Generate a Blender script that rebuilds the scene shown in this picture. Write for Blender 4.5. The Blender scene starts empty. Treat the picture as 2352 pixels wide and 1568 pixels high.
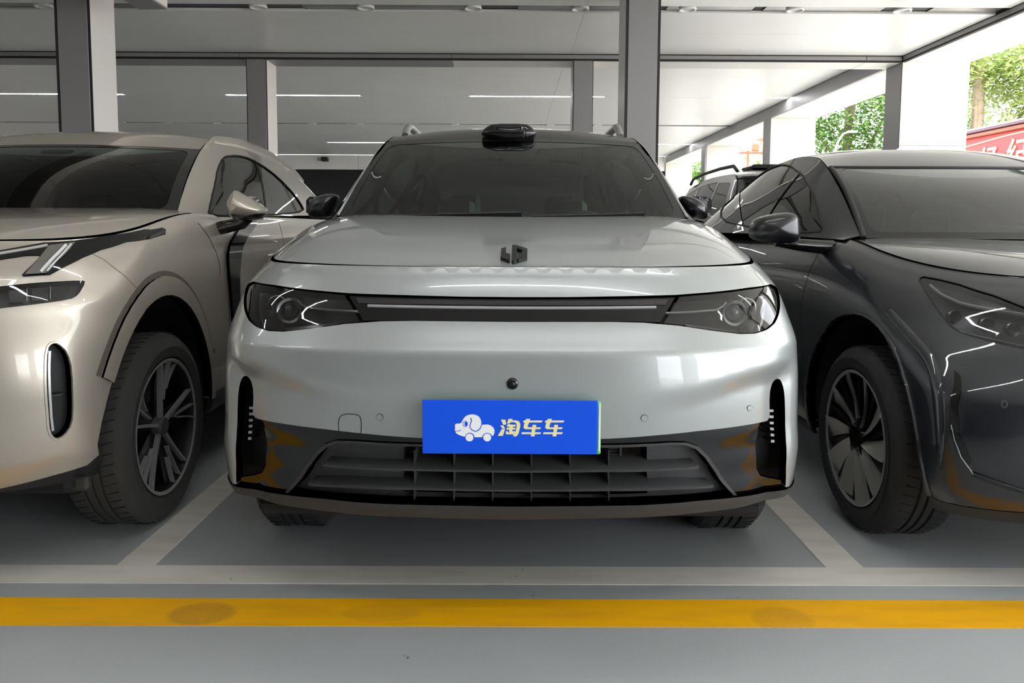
import bpy, math, random
import numpy as np
from mathutils import Vector, Matrix
from mathutils.geometry import delaunay_2d_cdt

SC = bpy.context.scene
COL = SC.collection
rad = math.radians

# ------------------------------------------------------------------ camera
FPX, CX, CY, CAMH = 1767.0, 1176.0, 667.0, 1.17
PITCH, ROLL = rad(4.6), rad(0.3)
Fv = np.array([0, math.cos(PITCH), -math.sin(PITCH)])
U0 = np.array([0, math.sin(PITCH), math.cos(PITCH)])
X0 = np.array([1.0, 0, 0])
Uv = U0 * math.cos(ROLL) - X0 * math.sin(ROLL)
Rv = X0 * math.cos(ROLL) + U0 * math.sin(ROLL)
CAM = np.array([0, 0, CAMH])
cd = bpy.data.cameras.new('camera')
cam = bpy.data.objects.new('camera', cd)
COL.objects.link(cam)
cd.sensor_fit = 'HORIZONTAL'
cd.sensor_width = 36.0
cd.lens = 36.0 * FPX / 2352.0
cd.shift_y = (CY - 784.0) / 2352.0
cd.clip_start, cd.clip_end = 0.05, 500
m = Matrix.Identity(4)
for i in range(3):
    m[i][0], m[i][1], m[i][2], m[i][3] = Rv[i], Uv[i], -Fv[i], CAM[i]
cam.matrix_world = m
SC.camera = cam

# ------------------------------------------------------------------ world, exposure
w = bpy.data.worlds.new('world')
SC.world = w
w.use_nodes = True
nt = w.node_tree
bg = nt.nodes['Background']
bg.inputs['Color'].default_value = (0.92, 0.96, 1.0, 1)
bg.inputs['Strength'].default_value = 3.5
SC.view_settings.view_transform = 'Standard'
SC.view_settings.look = 'None'
SC.view_settings.exposure = 1.02
SC.view_settings.gamma = 1.0
SC.view_settings.use_curve_mapping = False
sd = bpy.data.lights.new('sun', 'SUN')
sd.energy = 3.5
sd.angle = rad(8)
sd.color = (1.0, 0.96, 0.90)
sun = bpy.data.objects.new('sun', sd)
COL.objects.link(sun)
sun.rotation_euler = Vector((0.38, -0.30, 0.87)).to_track_quat('Z', 'Y').to_euler()
EM_STRIP = 17.0

# ------------------------------------------------------------------ helpers
def ray(px, py):
    return Fv * FPX + Rv * (px - CX) - Uv * (py - CY)
def at(px, py, Y):
    d = ray(px, py); return CAM + d * (Y / d[1])
def atx(px, py, X):
    d = ray(px, py); return CAM + d * (X / d[0])
def atz(px, py, Z):
    d = ray(px, py); return CAM + d * ((Z - CAMH) / d[2])
def proj(P):
    d = np.asarray(P) - CAM
    f = d @ Fv
    return np.stack([CX + FPX * (d @ Rv) / f, CY - FPX * (d @ Uv) / f], -1)

def lin(c):
    c = c / 255.0
    return c / 12.92 if c <= 0.04045 else ((c + 0.055) / 1.055) ** 2.4
def rgb(r, g, b):
    return (lin(r), lin(g), lin(b), 1)

MATS = {}
def mat(name, col, rough=0.5, metal=0.0, coat=0.0, emis=0.0, spec=0.5, bump=0.0, bscale=50.0, vary=0.0, vscale=3.0, ecol=None, coat_rough=0.03, rvary=0.0):
    if name in MATS: return MATS[name]
    m = bpy.data.materials.new(name); m.use_nodes = True
    nt = m.node_tree; b = nt.nodes['Principled BSDF']
    b.inputs['Base Color'].default_value = col
    b.inputs['Roughness'].default_value = rough
    b.inputs['Metallic'].default_value = metal
    b.inputs['Coat Weight'].default_value = coat
    b.inputs['Coat Roughness'].default_value = coat_rough
    b.inputs['Specular IOR Level'].default_value = spec
    if emis:
        b.inputs['Emission Color'].default_value = ecol or col
        b.inputs['Emission Strength'].default_value = emis
    tc = None
    if bump or vary or rvary:
        tc = nt.nodes.new('ShaderNodeTexCoord')
    if bump:
        n = nt.nodes.new('ShaderNodeTexNoise'); n.inputs['Scale'].default_value = bscale
        n.inputs['Detail'].default_value = 6
        bp = nt.nodes.new('ShaderNodeBump'); bp.inputs['Strength'].default_value = bump
        bp.inputs['Distance'].default_value = 0.01
        nt.links.new(tc.outputs['Object'], n.inputs['Vector'])
        nt.links.new(n.outputs['Fac'], bp.inputs['Height'])
        nt.links.new(bp.outputs['Normal'], b.inputs['Normal'])
    if vary or rvary:
        n = nt.nodes.new('ShaderNodeTexNoise'); n.inputs['Scale'].default_value = vscale
        n.inputs['Detail'].default_value = 5
        nt.links.new(tc.outputs['Object'], n.inputs['Vector'])
        if vary:
            mr = nt.nodes.new('ShaderNodeMapRange')
            mr.inputs['From Min'].default_value = 0.3; mr.inputs['From Max'].default_value = 0.7
            mr.inputs['To Min'].default_value = 1 - vary; mr.inputs['To Max'].default_value = 1 + vary
            nt.links.new(n.outputs['Fac'], mr.inputs['Value'])
            hs = nt.nodes.new('ShaderNodeHueSaturation')
            hs.inputs['Color'].default_value = col
            nt.links.new(mr.outputs['Result'], hs.inputs['Value'])
            nt.links.new(hs.outputs['Color'], b.inputs['Base Color'])
        if rvary:
            mr = nt.nodes.new('ShaderNodeMapRange')
            mr.inputs['From Min'].default_value = 0.3; mr.inputs['From Max'].default_value = 0.7
            mr.inputs['To Min'].default_value = max(0.02, rough - rvary); mr.inputs['To Max'].default_value = rough + rvary
            nt.links.new(n.outputs['Fac'], mr.inputs['Value'])
            nt.links.new(mr.outputs['Result'], b.inputs['Roughness'])
    MATS[name] = m
    return m

def glassmat(name, tint, refl=1.0, rough=0.01, ior=1.5):
    if name in MATS: return MATS[name]
    m = bpy.data.materials.new(name); m.use_nodes = True
    nt = m.node_tree; nt.nodes.clear()
    out = nt.nodes.new('ShaderNodeOutputMaterial')
    tr = nt.nodes.new('ShaderNodeBsdfTransparent'); tr.inputs['Color'].default_value = tint
    gl = nt.nodes.new('ShaderNodeBsdfGlossy'); gl.inputs['Roughness'].default_value = rough
    gl.inputs['Color'].default_value = (refl, refl, refl, 1)
    fr = nt.nodes.new('ShaderNodeFresnel'); fr.inputs['IOR'].default_value = ior
    mx = nt.nodes.new('ShaderNodeMixShader')
    nt.links.new(fr.outputs['Fac'], mx.inputs['Fac'])
    nt.links.new(tr.outputs['BSDF'], mx.inputs[1]); nt.links.new(gl.outputs['BSDF'], mx.inputs[2])
    nt.links.new(mx.outputs['Shader'], out.inputs['Surface'])
    MATS[name] = m
    return m

WL = {}
def wl(o):
    return WL.get(o.name, np.zeros(3)) if o is not None else np.zeros(3)

def tag(o, label=None, cat=None, group=None, kind=None, category=None):
    cat = cat or category
    if label: o['label'] = label
    if cat: o['category'] = cat
    if group: o['group'] = group
    if kind: o['kind'] = kind
    return o

def thing(name, loc, label, cat, group=None):
    o = bpy.data.objects.new(name, None); COL.objects.link(o)
    o.empty_display_size = 0.2
    o.location = loc; WL[o.name] = np.array(loc, float)
    return tag(o, label, cat, group)

def mk(name, V, F, material, parent=None, smooth=False, base=None, normals=None, sharp=None, **kw):
    """V in world coordinates; linked as ONE mesh object."""
    V = np.asarray(V, float)
    if parent is not None: off = wl(parent)
    elif base is not None: off = np.array(base, float)
    else:
        off = np.array([(V[:, 0].min() + V[:, 0].max()) / 2, (V[:, 1].min() + V[:, 1].max()) / 2, V[:, 2].min()])
    me = bpy.data.meshes.new(name)
    me.from_pydata((V - off).tolist(), [], [tuple(int(i) for i in f) for f in F])
    me.materials.append(material)
    if smooth:
        me.shade_smooth()
    me.update()
    if sharp is not None:
        me.set_sharp_from_angle(angle=rad(sharp))
    if normals is not None:
        me.normals_split_custom_set_from_vertices([tuple(n) for n in normals])
    o = bpy.data.objects.new(name, me); COL.objects.link(o)
    if parent is not None:
        o.parent = parent; WL[o.name] = off
    else:
        o.location = off; WL[o.name] = off
    if kw: tag(o, **kw)
    return o

class MB:
    def __init__(s): s.V = []; s.F = []
    def add(s, V, F):
        n = len(s.V); s.V += [tuple(map(float, v)) for v in V]; s.F += [tuple(int(i) + n for i in f) for f in F]; return s
    def box(s, x0, x1, y0, y1, z0, z1):
        V = [(x, y, z) for z in (z0, z1) for y in (y0, y1) for x in (x0, x1)]
        return s.add(V, [(0, 2, 3, 1), (4, 5, 7, 6), (0, 1, 5, 4), (2, 6, 7, 3), (0, 4, 6, 2), (1, 3, 7, 5)])
    def bbox(s, x0, x1, y0, y1, z0, z1, b=0.01):
        # chamfered box: 24 vertices
        X, Y, Z = (x0, x1), (y0, y1), (z0, z1); V = []; idx = {}
        for i in (0, 1):
            for j in (0, 1):
                for k in (0, 1):
                    sx, sy, sz = (1 if i == 0 else -1), (1 if j == 0 else -1), (1 if k == 0 else -1)
                    p = (X[i], Y[j], Z[k])
                    idx[i, j, k, 'x'] = len(V); V.append((p[0], p[1] + sy * b, p[2] + sz * b))
                    idx[i, j, k, 'y'] = len(V); V.append((p[0] + sx * b, p[1], p[2] + sz * b))
                    idx[i, j, k, 'z'] = len(V); V.append((p[0] + sx * b, p[1] + sy * b, p[2]))
        F = []
        for i in (0, 1):
            q = [idx[i, a, c, 'x'] for a, c in ((0, 0), (1, 0), (1, 1), (0, 1))]; F.append(q if i else q[::-1])
            q = [idx[a, i, c, 'y'] for a, c in ((0, 0), (1, 0), (1, 1), (0, 1))]; F.append(q[::-1] if i else q)
            q = [idx[a, c, i, 'z'] for a, c in ((0, 0), (1, 0), (1, 1), (0, 1))]; F.append(q if i else q[::-1])
        for a in (0, 1):
            for c in (0, 1):
                F.append([idx[a, c, 0, 'x'], idx[a, c, 0, 'y'], idx[a, c, 1, 'y'], idx[a, c, 1, 'x']])
                F.append([idx[a, 0, c, 'x'], idx[a, 1, c, 'x'], idx[a, 1, c, 'z'], idx[a, 0, c, 'z']])
                F.append([idx[0, a, c, 'y'], idx[1, a, c, 'y'], idx[1, a, c, 'z'], idx[0, a, c, 'z']])
        for i in (0, 1):
            for j in (0, 1):
                for k in (0, 1):
                    F.append([idx[i, j, k, 'x'], idx[i, j, k, 'y'], idx[i, j, k, 'z']])
        return s.add(V, F)
    def tube(s, pts, r, n=8, closed=False, caps=True):
        pts = [np.array(p, float) for p in pts]
        rs = r if hasattr(r, '__len__') else [r] * len(pts)
        V = []; F = []; up = None
        N = len(pts)
        for i, p in enumerate(pts):
            t = (pts[(i + 1) % N] if (closed or i < N - 1) else p) - (pts[i - 1] if (closed or i > 0) else p)
            t = t / (np.linalg.norm(t) + 1e-9)
            if up is None:
                a = np.array([0, 0, 1.0]) if abs(t[2]) < .9 else np.array([1.0, 0, 0])
                up = np.cross(np.cross(t, a), t)
            up = up - t * (up @ t); up /= np.linalg.norm(up) + 1e-9
            sd = np.cross(t, up)
            for k in range(n):
                a = 2 * math.pi * k / n
                V.append(p + rs[i] * (math.cos(a) * up + math.sin(a) * sd))
        M = N if closed else N - 1
        for i in range(M):
            for k in range(n):
                a, b2 = i * n + k, i * n + (k + 1) % n
                c, d = ((i + 1) % N) * n + (k + 1) % n, ((i + 1) % N) * n + k
                F.append((a, b2, c, d))
        if caps and not closed:
            F.append(tuple(range(n))[::-1]); F.append(tuple(range((N - 1) * n, N * n)))
        return s.add(V, F)
    def lathe(s, prof, c, axis='x', n=48, closed=False):
        # prof: list of (r, h) along axis
        V = []; F = []
        for r, h in prof:
            for k in range(n):
                a = 2 * math.pi * k / n
                u, v = r * math.cos(a), r * math.sin(a)
                if axis == 'x': V.append((c[0] + h, c[1] + u, c[2] + v))
                elif axis == 'y': V.append((c[0] + u, c[1] + h, c[2] + v))
                else: V.append((c[0] + u, c[1] + v, c[2] + h))
        P = len(prof)
        for i in range(P if closed else P - 1):
            for k in range(n):
                F.append((i * n + k, i * n + (k + 1) % n, ((i + 1) % P) * n + (k + 1) % n, ((i + 1) % P) * n + k))
        return s.add(V, F)
    def grid(s, P):
        # P: array (a,b,3)
        a, b = P.shape[:2]
        F = [(i * b + j, i * b + j + 1, (i + 1) * b + j + 1, (i + 1) * b + j) for i in range(a - 1) for j in range(b - 1)]
        return s.add(P.reshape(-1, 3), F)
    def prism(s, poly, ax1, ax2, n, o, t):
        # planar polygon (2D pts) on plane o + x*ax1 + y*ax2, extruded along n by t
        poly = [tuple(p) for p in poly]
        ax1, ax2, n, o = map(lambda q: np.array(q, float), (ax1, ax2, n, o))
        K = len(poly)
        r = delaunay_2d_cdt([Vector(p) for p in poly], [(i, (i + 1) % K) for i in range(K)], [], 0, 1e-7)
        vs = [tuple(v) for v in r[0]]
        tris = [t3 for t3 in r[2] if inside(np.array([[sum(vs[i][0] for i in t3) / 3, sum(vs[i][1] for i in t3) / 3]]), np.array(poly))[0]]
        A = [o + v[0] * ax1 + v[1] * ax2 + n * t for v in vs]
        s.add(A, tris)
        B0 = [o + p[0] * ax1 + p[1] * ax2 for p in poly]
        B1 = [b + n * t for b in B0]
        s.add(B0 + B1, [(i, (i + 1) % K, K + (i + 1) % K, K + i) for i in range(K)])
        return s
    def build(s, name, material, parent=None, smooth=False, **kw):
        return mk(name, s.V, s.F, material, parent, smooth, **kw)

def inside(P, poly):
    x, y = P[:, 0], P[:, 1]
    r = np.zeros(len(P), bool)
    n = len(poly); j = n - 1
    for i in range(n):
        xi, yi, xj, yj = poly[i][0], poly[i][1], poly[j][0], poly[j][1]
        if yi != yj:
            c = ((yi > y) != (yj > y)) & (x < (xj - xi) * (y - yi) / (yj - yi) + xi)
            r ^= c
        j = i
    return r

def pchip(xs, ys, x):
    xs = np.asarray(xs, float); ys = np.asarray(ys, float); x = np.clip(x, xs[0], xs[-1])
    h = np.diff(xs); d = np.diff(ys) / h
    m = np.zeros_like(ys)
    m[1:-1] = np.where(d[:-1] * d[1:] > 0, 2 * d[:-1] * d[1:] / (d[:-1] + d[1:] + 1e-12 * np.sign(d[:-1] + d[1:] + 1e-30)), 0)
    m[0], m[-1] = d[0], d[-1]
    i = np.clip(np.searchsorted(xs, x, side='right') - 1, 0, len(h) - 1)
    t = (x - xs[i]) / h[i]
    return ((2 * t**3 - 3 * t**2 + 1) * ys[i] + (t**3 - 2 * t**2 + t) * h[i] * m[i] + (-2 * t**3 + 3 * t**2) * ys[i + 1] + (t**3 - t**2) * h[i] * m[i + 1])

def sstep(x, a=0.0, b=1.0):
    t = np.clip((x - a) / (b - a), 0, 1); return t * t * (3 - 2 * t)

# ---------------------------------------------------------------- parametric surfaces
class Surf:
    eps = 1e-3
    urange = (0, 1); vrange = (0, 1); flip = 1
    def N(s, u, v):
        e = s.eps
        du = s.S(u + e, v) - s.S(u - e, v); dv = s.S(u, v + e) - s.S(u, v - e)
        n = np.cross(du, dv) * s.flip
        return n / (np.linalg.norm(n, axis=1, keepdims=True) + 1e-12)
    def _prep(s):
        if not hasattr(s, '_g'):
            U, Vv = np.meshgrid(np.linspace(*s.urange, 90), np.linspace(*s.vrange, 60))
            U, Vv = U.ravel(), Vv.ravel()
            P = s.S(U, Vv); n = s.N(U, Vv)
            face = np.einsum('ij,ij->i', n, P - CAM) < 0.0
            s._g = (U, Vv, proj(P), np.where(face, 0, 60.0))
        return s._g
    def uv(s, px, py):
        """pixel of the photograph -> surface coordinates (nearest visible point)"""
        U, Vv, Q, pen = s._prep()
        i = np.argmin(np.hypot(Q[:, 0] - px, Q[:, 1] - py) + pen)
        u, v = U[i], Vv[i]; e = s.eps
        for _ in range(12):
            a = proj(s.S(np.array([u, u + e, u]), np.array([v, v, v + e])))
            r = np.array([px, py]) - a[0]
            if np.hypot(*r) < 0.05: break
            J = np.stack([(a[1] - a[0]) / e, (a[2] - a[0]) / e], 1)
            try: d = np.linalg.lstsq(J, r, rcond=1e-3)[0]
            except Exception: break
            d = np.clip(d, -0.06, 0.06)
            u = float(np.clip(u + d[0], *s.urange)); v = float(np.clip(v + d[1], *s.vrange))
        return (u, v)
    def uvs(s, pts): return [s.uv(*p) for p in pts]
    def pt(s, u, v, off=0.0):
        u = np.atleast_1d(np.float64(u)); v = np.atleast_1d(np.float64(v))
        P = s.S(u, v)
        return P + s.N(u, v) * off if off else P

def densify(poly, h, closed=True):
    out = []; K = len(poly)
    for i in range(K if closed else K - 1):
        a, b = np.array(poly[i], float), np.array(poly[(i + 1) % K], float)
        n = max(1, int(math.ceil(np.linalg.norm((b - a) / h) / 0.8)))
        for k in range(n): out.append(tuple(a + (b - a) * k / n))
    if not closed: out.append(tuple(poly[-1]))
    return out

def smooth_poly(poly, it=1, closed=True):
    for _ in range(it):
        out = []; K = len(poly)
        if not closed: out.append(poly[0])
        for i in range(K if closed else K - 1):
            a, b = np.array(poly[i], float), np.array(poly[(i + 1) % K], float)
            out += [tuple(a * .75 + b * .25), tuple(a * .25 + b * .75)]
        if not closed: out.append(poly[-1])
        poly = out
    return poly

def rrect(u0, u1, v0, v1, ru, rv, n=5):
    P = []
    for cu, cv, a0 in ((u1 - ru, v1 - rv, 0), (u0 + ru, v1 - rv, 90), (u0 + ru, v0 + rv, 180), (u1 - ru, v0 + rv, 270)):
        for k in range(n + 1):
            a = rad(a0 + 90 * k / n); P.append((cu + ru * math.cos(a), cv + rv * math.sin(a)))
    return P

def panel(name, S, outer, material, parent, holes=(), h=(0.03, 0.03), off=0.0, thick=0.012, hthick=None, edge=0.0, **kw):
    """a skin on surface S bounded by outline(s) in surface coordinates, with turned-in edges"""
    h = np.array(h, float)
    outer = densify(outer, h); holes = [densify(q, h) for q in holes]
    pts = list(outer); edges = [(i, (i + 1) % len(outer)) for i in range(len(outer))]
    for q in holes:
        b = len(pts); pts += q; edges += [(b + i, b + (i + 1) % len(q)) for i in range(len(q))]
    B = np.array(pts) / h
    O = np.array(outer)
    us = np.arange(O[:, 0].min() + h[0] / 2, O[:, 0].max(), h[0]); vs = np.arange(O[:, 1].min() + h[1] / 2, O[:, 1].max(), h[1])
    if len(us) and len(vs):
        G = np.stack(np.meshgrid(us, vs), -1).reshape(-1, 2)
        G = G[inside(G, outer)]
        for q in holes: G = G[~inside(G, q)] if len(G) else G
        if len(G):
            Gn = G / h; keep = np.ones(len(G), bool)
            for k in range(0, len(B), 400):
                d = ((Gn[:, None, :] - B[None, k:k + 400, :]) ** 2).sum(-1).min(1)
                keep &= d > 0.16
            G = G[keep]
            pts = pts + [tuple(g) for g in G]
    Pn = np.array(pts) / h
    r = delaunay_2d_cdt([Vector(p) for p in Pn], edges, [], 0, 1e-6)
    vs2 = np.array([tuple(v) for v in r[0]]) * h
    T = np.array([t for t in r[2] if len(t) == 3])
    C = vs2[T].mean(1)
    k = inside(C, outer)
    for q in holes: k &= ~inside(C, q)
    T = T[k]
    u, v = vs2[:, 0], vs2[:, 1]
    P = S.S(u, v); n = S.N(u, v)
    X = P + n * off
    # orient triangles with the surface normal
    a, b, c = X[T[:, 0]], X[T[:, 1]], X[T[:, 2]]
    fl = np.einsum('ij,ij->i', np.cross(b - a, c - a), n[T[:, 0]]) < 0
    T[fl] = T[fl][:, ::-1]
    V = [tuple(p) for p in X]; NN = [tuple(q) for q in n]; F = [tuple(t) for t in T]
    if thick:
        for q, th in [(outer, thick)] + [(q, hthick or thick) for q in holes]:
            q = np.array(q); pu = S.S(q[:, 0], q[:, 1]); nu = S.N(q[:, 0], q[:, 1])
            A0 = pu + nu * off; A1 = pu + nu * (off - th)
            tg = np.roll(A0, -1, 0) - np.roll(A0, 1, 0)
            sd = np.cross(tg, nu); sd /= np.linalg.norm(sd, axis=1, keepdims=True) + 1e-12
            bl = (sd + nu); bl /= np.linalg.norm(bl, axis=1, keepdims=True) + 1e-12
            b0 = len(V); K = len(q)
            V += [tuple(p) for p in A0] + [tuple(p) for p in A1]
            NN += [tuple(p) for p in sd] + [tuple(p) for p in sd]
            F += [(b0 + i, b0 + (i + 1) % K, b0 + K + (i + 1) % K, b0 + K + i) for i in range(K)]
    return mk(name, V, F, material, parent, smooth=True, normals=NN, **kw)

def ribbon(name, S, line, width, material, parent, off=0.001, h=(0.02, 0.02), hgt=0.0, closed=False, build=True, taper=None, **kw):
    """strip of given width along a line drawn on the surface"""
    L = np.array(densify(line, np.array(h), closed))
    P = S.S(L[:, 0], L[:, 1]); n = S.N(L[:, 0], L[:, 1])
    if closed: t = np.roll(P, -1, 0) - np.roll(P, 1, 0)
    else: t = np.gradient(P, axis=0)
    sd = np.cross(t, n); sd /= np.linalg.norm(sd, axis=1, keepdims=True) + 1e-12
    K = len(P)
    wv = np.full(K, width / 2.0)
    if taper is not None: wv = wv * np.interp(np.linspace(0, 1, K), np.linspace(0, 1, len(taper)), taper)
    wv = wv[:, None]
    rows = [P - sd * wv + n * (off - max(hgt, .002)), P - sd * wv + n * off, P - sd * wv * .6 + n * (off + hgt), P + sd * wv * .6 + n * (off + hgt), P + sd * wv + n * off, P + sd * wv + n * (off - max(hgt, .002))]
    V = np.concatenate(rows); F = []
    R = len(rows)
    for i in range(K if closed else K - 1):
        j = (i + 1) % K
        for k in range(R - 1):
            F.append((k * K + i, k * K + j, (k + 1) * K + j, (k + 1) * K + i))
    if not closed:
        F.append(tuple(k * K for k in range(R))); F.append(tuple(k * K + K - 1 for k in range(R))[::-1])
    if not build: return V, F
    return mk(name, V, F, material, parent, smooth=True, sharp=50, **kw)
# ------------------------------------------------------------------ materials of the place
M_CEIL = mat('white_panel', rgb(242, 240, 236), 0.38, spec=0.5, vary=0.02, vscale=0.6)
M_GREY = mat('grey_panel', rgb(150, 148, 148), 0.4, metal=0.3, vary=0.02, vscale=1.0)
M_DARKSEAM = mat('dark_seam', rgb(38, 36, 36), 0.6)
M_SLOT = mat('slot_black', rgb(52, 50, 50), 0.5)
M_COLW = mat('white_column_panel', rgb(232, 229, 222), 0.42, vary=0.015, vscale=0.8)
M_COLG = mat('grey_column_panel', rgb(152, 149, 149), 0.42, metal=0.2, vary=0.015, vscale=0.8)
M_LED = mat('led_diffuser', rgb(255, 255, 255), 0.4, emis=EM_STRIP, ecol=(0.95, 0.97, 1.0, 1))
M_LED2 = mat('led_diffuser_bright', rgb(255, 255, 255), 0.4, emis=EM_STRIP * 2.0, ecol=(0.95, 0.97, 1.0, 1))
M_LAMPRING = mat('lamp_ring', rgb(235, 235, 232), 0.35)
M_LAMPGLASS = mat('lamp_diffuser', rgb(225, 222, 215), 0.3)
M_BLACKWALL = mat('black_panel', rgb(16, 16, 18), 0.6)

def floor_material():
    m = bpy.data.materials.new('grey_epoxy_floor'); m.use_nodes = True
    nt = m.node_tree; b = nt.nodes['Principled BSDF']
    tc = nt.nodes.new('ShaderNodeTexCoord')
    n1 = nt.nodes.new('ShaderNodeTexNoise'); n1.inputs['Scale'].default_value = 0.9; n1.inputs['Detail'].default_value = 6
    n2 = nt.nodes.new('ShaderNodeTexNoise'); n2.inputs['Scale'].default_value = 90; n2.inputs['Detail'].default_value = 3
    cr = nt.nodes.new('ShaderNodeValToRGB')
    cr.color_ramp.elements[0].position = 0.3; cr.color_ramp.elements[0].color = rgb(163, 166, 166)
    cr.color_ramp.elements[1].position = 0.72; cr.color_ramp.elements[1].color = rgb(176, 179, 179)
    mx = nt.nodes.new('ShaderNodeMixRGB'); mx.blend_type = 'MULTIPLY'; mx.inputs['Fac'].default_value = 0.12
    nt.links.new(tc.outputs['Object'], n1.inputs['Vector']); nt.links.new(tc.outputs['Object'], n2.inputs['Vector'])
    nt.links.new(n1.outputs['Fac'], cr.inputs['Fac'])
    nt.links.new(cr.outputs['Color'], mx.inputs['Color1']); nt.links.new(n2.outputs['Fac'], mx.inputs['Color2'])
    nt.links.new(mx.outputs['Color'], b.inputs['Base Color'])
    mr = nt.nodes.new('ShaderNodeMapRange'); mr.inputs['To Min'].default_value = 0.42; mr.inputs['To Max'].default_value = 0.55
    nt.links.new(n1.outputs['Fac'], mr.inputs['Value']); nt.links.new(mr.outputs['Result'], b.inputs['Roughness'])
    bp = nt.nodes.new('ShaderNodeBump'); bp.inputs['Strength'].default_value = 0.05; bp.inputs['Distance'].default_value = 0.002
    nt.links.new(n2.outputs['Fac'], bp.inputs['Height']); nt.links.new(bp.outputs['Normal'], b.inputs['Normal'])
    return m

def paint_line_material(name, base, dirt, amt, spots):
    """road paint with worn, rubbed patches (tyre scuffs) that stay on the paint"""
    m = bpy.data.materials.new(name); m.use_nodes = True
    nt = m.node_tree; b = nt.nodes['Principled BSDF']; b.inputs['Roughness'].default_value = 0.5
    tc = nt.nodes.new('ShaderNodeTexCoord')
    mp = nt.nodes.new('ShaderNodeMapping'); mp.inputs['Scale'].default_value = (1.0, 5.0, 1.0)
    mp.inputs['Rotation'].default_value = (0, 0, 0.5)
    n1 = nt.nodes.new('ShaderNodeTexNoise'); n1.inputs['Scale'].default_value = 3.2; n1.inputs['Detail'].default_value = 7
    cr = nt.nodes.new('ShaderNodeValToRGB')
    cr.color_ramp.elements[0].position = 0.45; cr.color_ramp.elements[0].color = (0, 0, 0, 1)
    cr.color_ramp.elements[1].position = 0.8; cr.color_ramp.elements[1].color = (amt, amt, amt, 1)
    mx = nt.nodes.new('ShaderNodeMixRGB'); mx.inputs['Color1'].default_value = base; mx.inputs['Color2'].default_value = dirt
    nt.links.new(tc.outputs['Object'], mp.inputs['Vector']); nt.links.new(mp.outputs['Vector'], n1.inputs['Vector'])
    nt.links.new(n1.outputs['Fac'], cr.inputs['Fac']); nt.links.new(cr.outputs['Color'], mx.inputs['Fac'])
    last = mx.outputs['Color']
    for (sx, sy, rx, ry, k) in spots:
        mp2 = nt.nodes.new('ShaderNodeMapping'); mp2.vector_type = 'POINT'
        mp2.inputs['Location'].default_value = (-sx / rx, -sy / ry, 0); mp2.inputs['Scale'].default_value = (1 / rx, 1 / ry, 1)
        nt.links.new(tc.outputs['Object'], mp2.inputs['Vector'])
        ln = nt.nodes.new('ShaderNodeVectorMath'); ln.operation = 'LENGTH'; nt.links.new(mp2.outputs['Vector'], ln.inputs[0])
        mr = nt.nodes.new('ShaderNodeMapRange'); mr.inputs['From Min'].default_value = 1.0; mr.inputs['From Max'].default_value = 0.8
        nt.links.new(ln.outputs['Value'], mr.inputs['Value'])
        wv = nt.nodes.new('ShaderNodeTexWave'); wv.inputs['Scale'].default_value = 14; wv.inputs['Distortion'].default_value = 3
        wv.inputs['Detail'].default_value = 3
        nt.links.new(mp.outputs['Vector'], wv.inputs['Vector'])
        mu = nt.nodes.new('ShaderNodeMath'); mu.operation = 'MULTIPLY'
        mr2 = nt.nodes.new('ShaderNodeMapRange'); mr2.inputs['To Min'].default_value = 0.35 * k; mr2.inputs['To Max'].default_value = k
        nt.links.new(wv.outputs['Fac'], mr2.inputs['Value'])
        nt.links.new(mr.outputs['Result'], mu.inputs[0]); nt.links.new(mr2.outputs['Result'], mu.inputs[1])
        m2 = nt.nodes.new('ShaderNodeMixRGB'); nt.links.new(mu.outputs['Value'], m2.inputs['Fac'])
        nt.links.new(last, m2.inputs['Color1']); m2.inputs['Color2'].default_value = dirt
        last = m2.outputs['Color']
    nt.links.new(last, b.inputs['Base Color'])
    return m

# ------------------------------------------------------------------ floor and markings
XL, XR, XO = -14.0, 5.10, 6.0          # left end, inner right edge, outer right edge
YB, YP, YE = -8.0, 10.3, 26.0          # behind the camera, portal, end wall
ZC1, ZC2, ZS = 3.45, 3.60, 3.38        # front ceiling, back ceiling, soffit / beam underside
M_FLOOR = floor_material()
fl = MB().box(XL, 6.6, YB, 30, -0.2, 0.0).build('floor', M_FLOOR, kind='structure')
M_PAVE = mat('outdoor_paving', rgb(176, 172, 164), 0.85, bump=0.3, bscale=30, vary=0.06)
MB().box(6.6, 60, -30, 70, -0.3, -0.05).build('ground', M_PAVE, kind='structure')
M_PAVE2 = M_PAVE
MB().box(-40, 6.6, -30, YB, -0.3, -0.05).build('ground', M_PAVE2, kind='structure')

# painted markings: thin raised films of road paint
M_WLINE = paint_line_material('white_line_paint', rgb(214, 210, 200), rgb(184, 172, 154), 0.5, [])
def gy(px, py): return atz(px, py, 0)
yw0, yw1 = gy(1176, 1342)[1], gy(1176, 1301)[1]
rot = 0.0045
def linestrip(name, p, q, wd, material, label, z=0.0015):
    p, q = np.array(p, float), np.array(q, float)
    t = (q - p) / np.linalg.norm(q - p); n = np.array([-t[1], t[0]])
    c = [p - n * wd / 2, q - n * wd / 2, q + n * wd / 2, p + n * wd / 2]
    V = [(a[0], a[1], 0.0) for a in c] + [(a[0], a[1], z) for a in c]
    F = [(4, 5, 6, 7), (0, 1, 5, 4), (1, 2, 6, 5), (2, 3, 7, 6), (3, 0, 4, 7)]
    return mk(name, V, F, material, None, base=((p[0] + q[0]) / 2, (p[1] + q[1]) / 2, 0), label=label, category='floor marking', group='painted lines on the grey floor')
ym = (yw0 + yw1) / 2
linestrip('parking_line', (-13, ym - 13 * rot), (5.0, ym + 5 * rot), yw1 - yw0, M_WLINE, 'long white line across the fronts of the parking bays')
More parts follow.
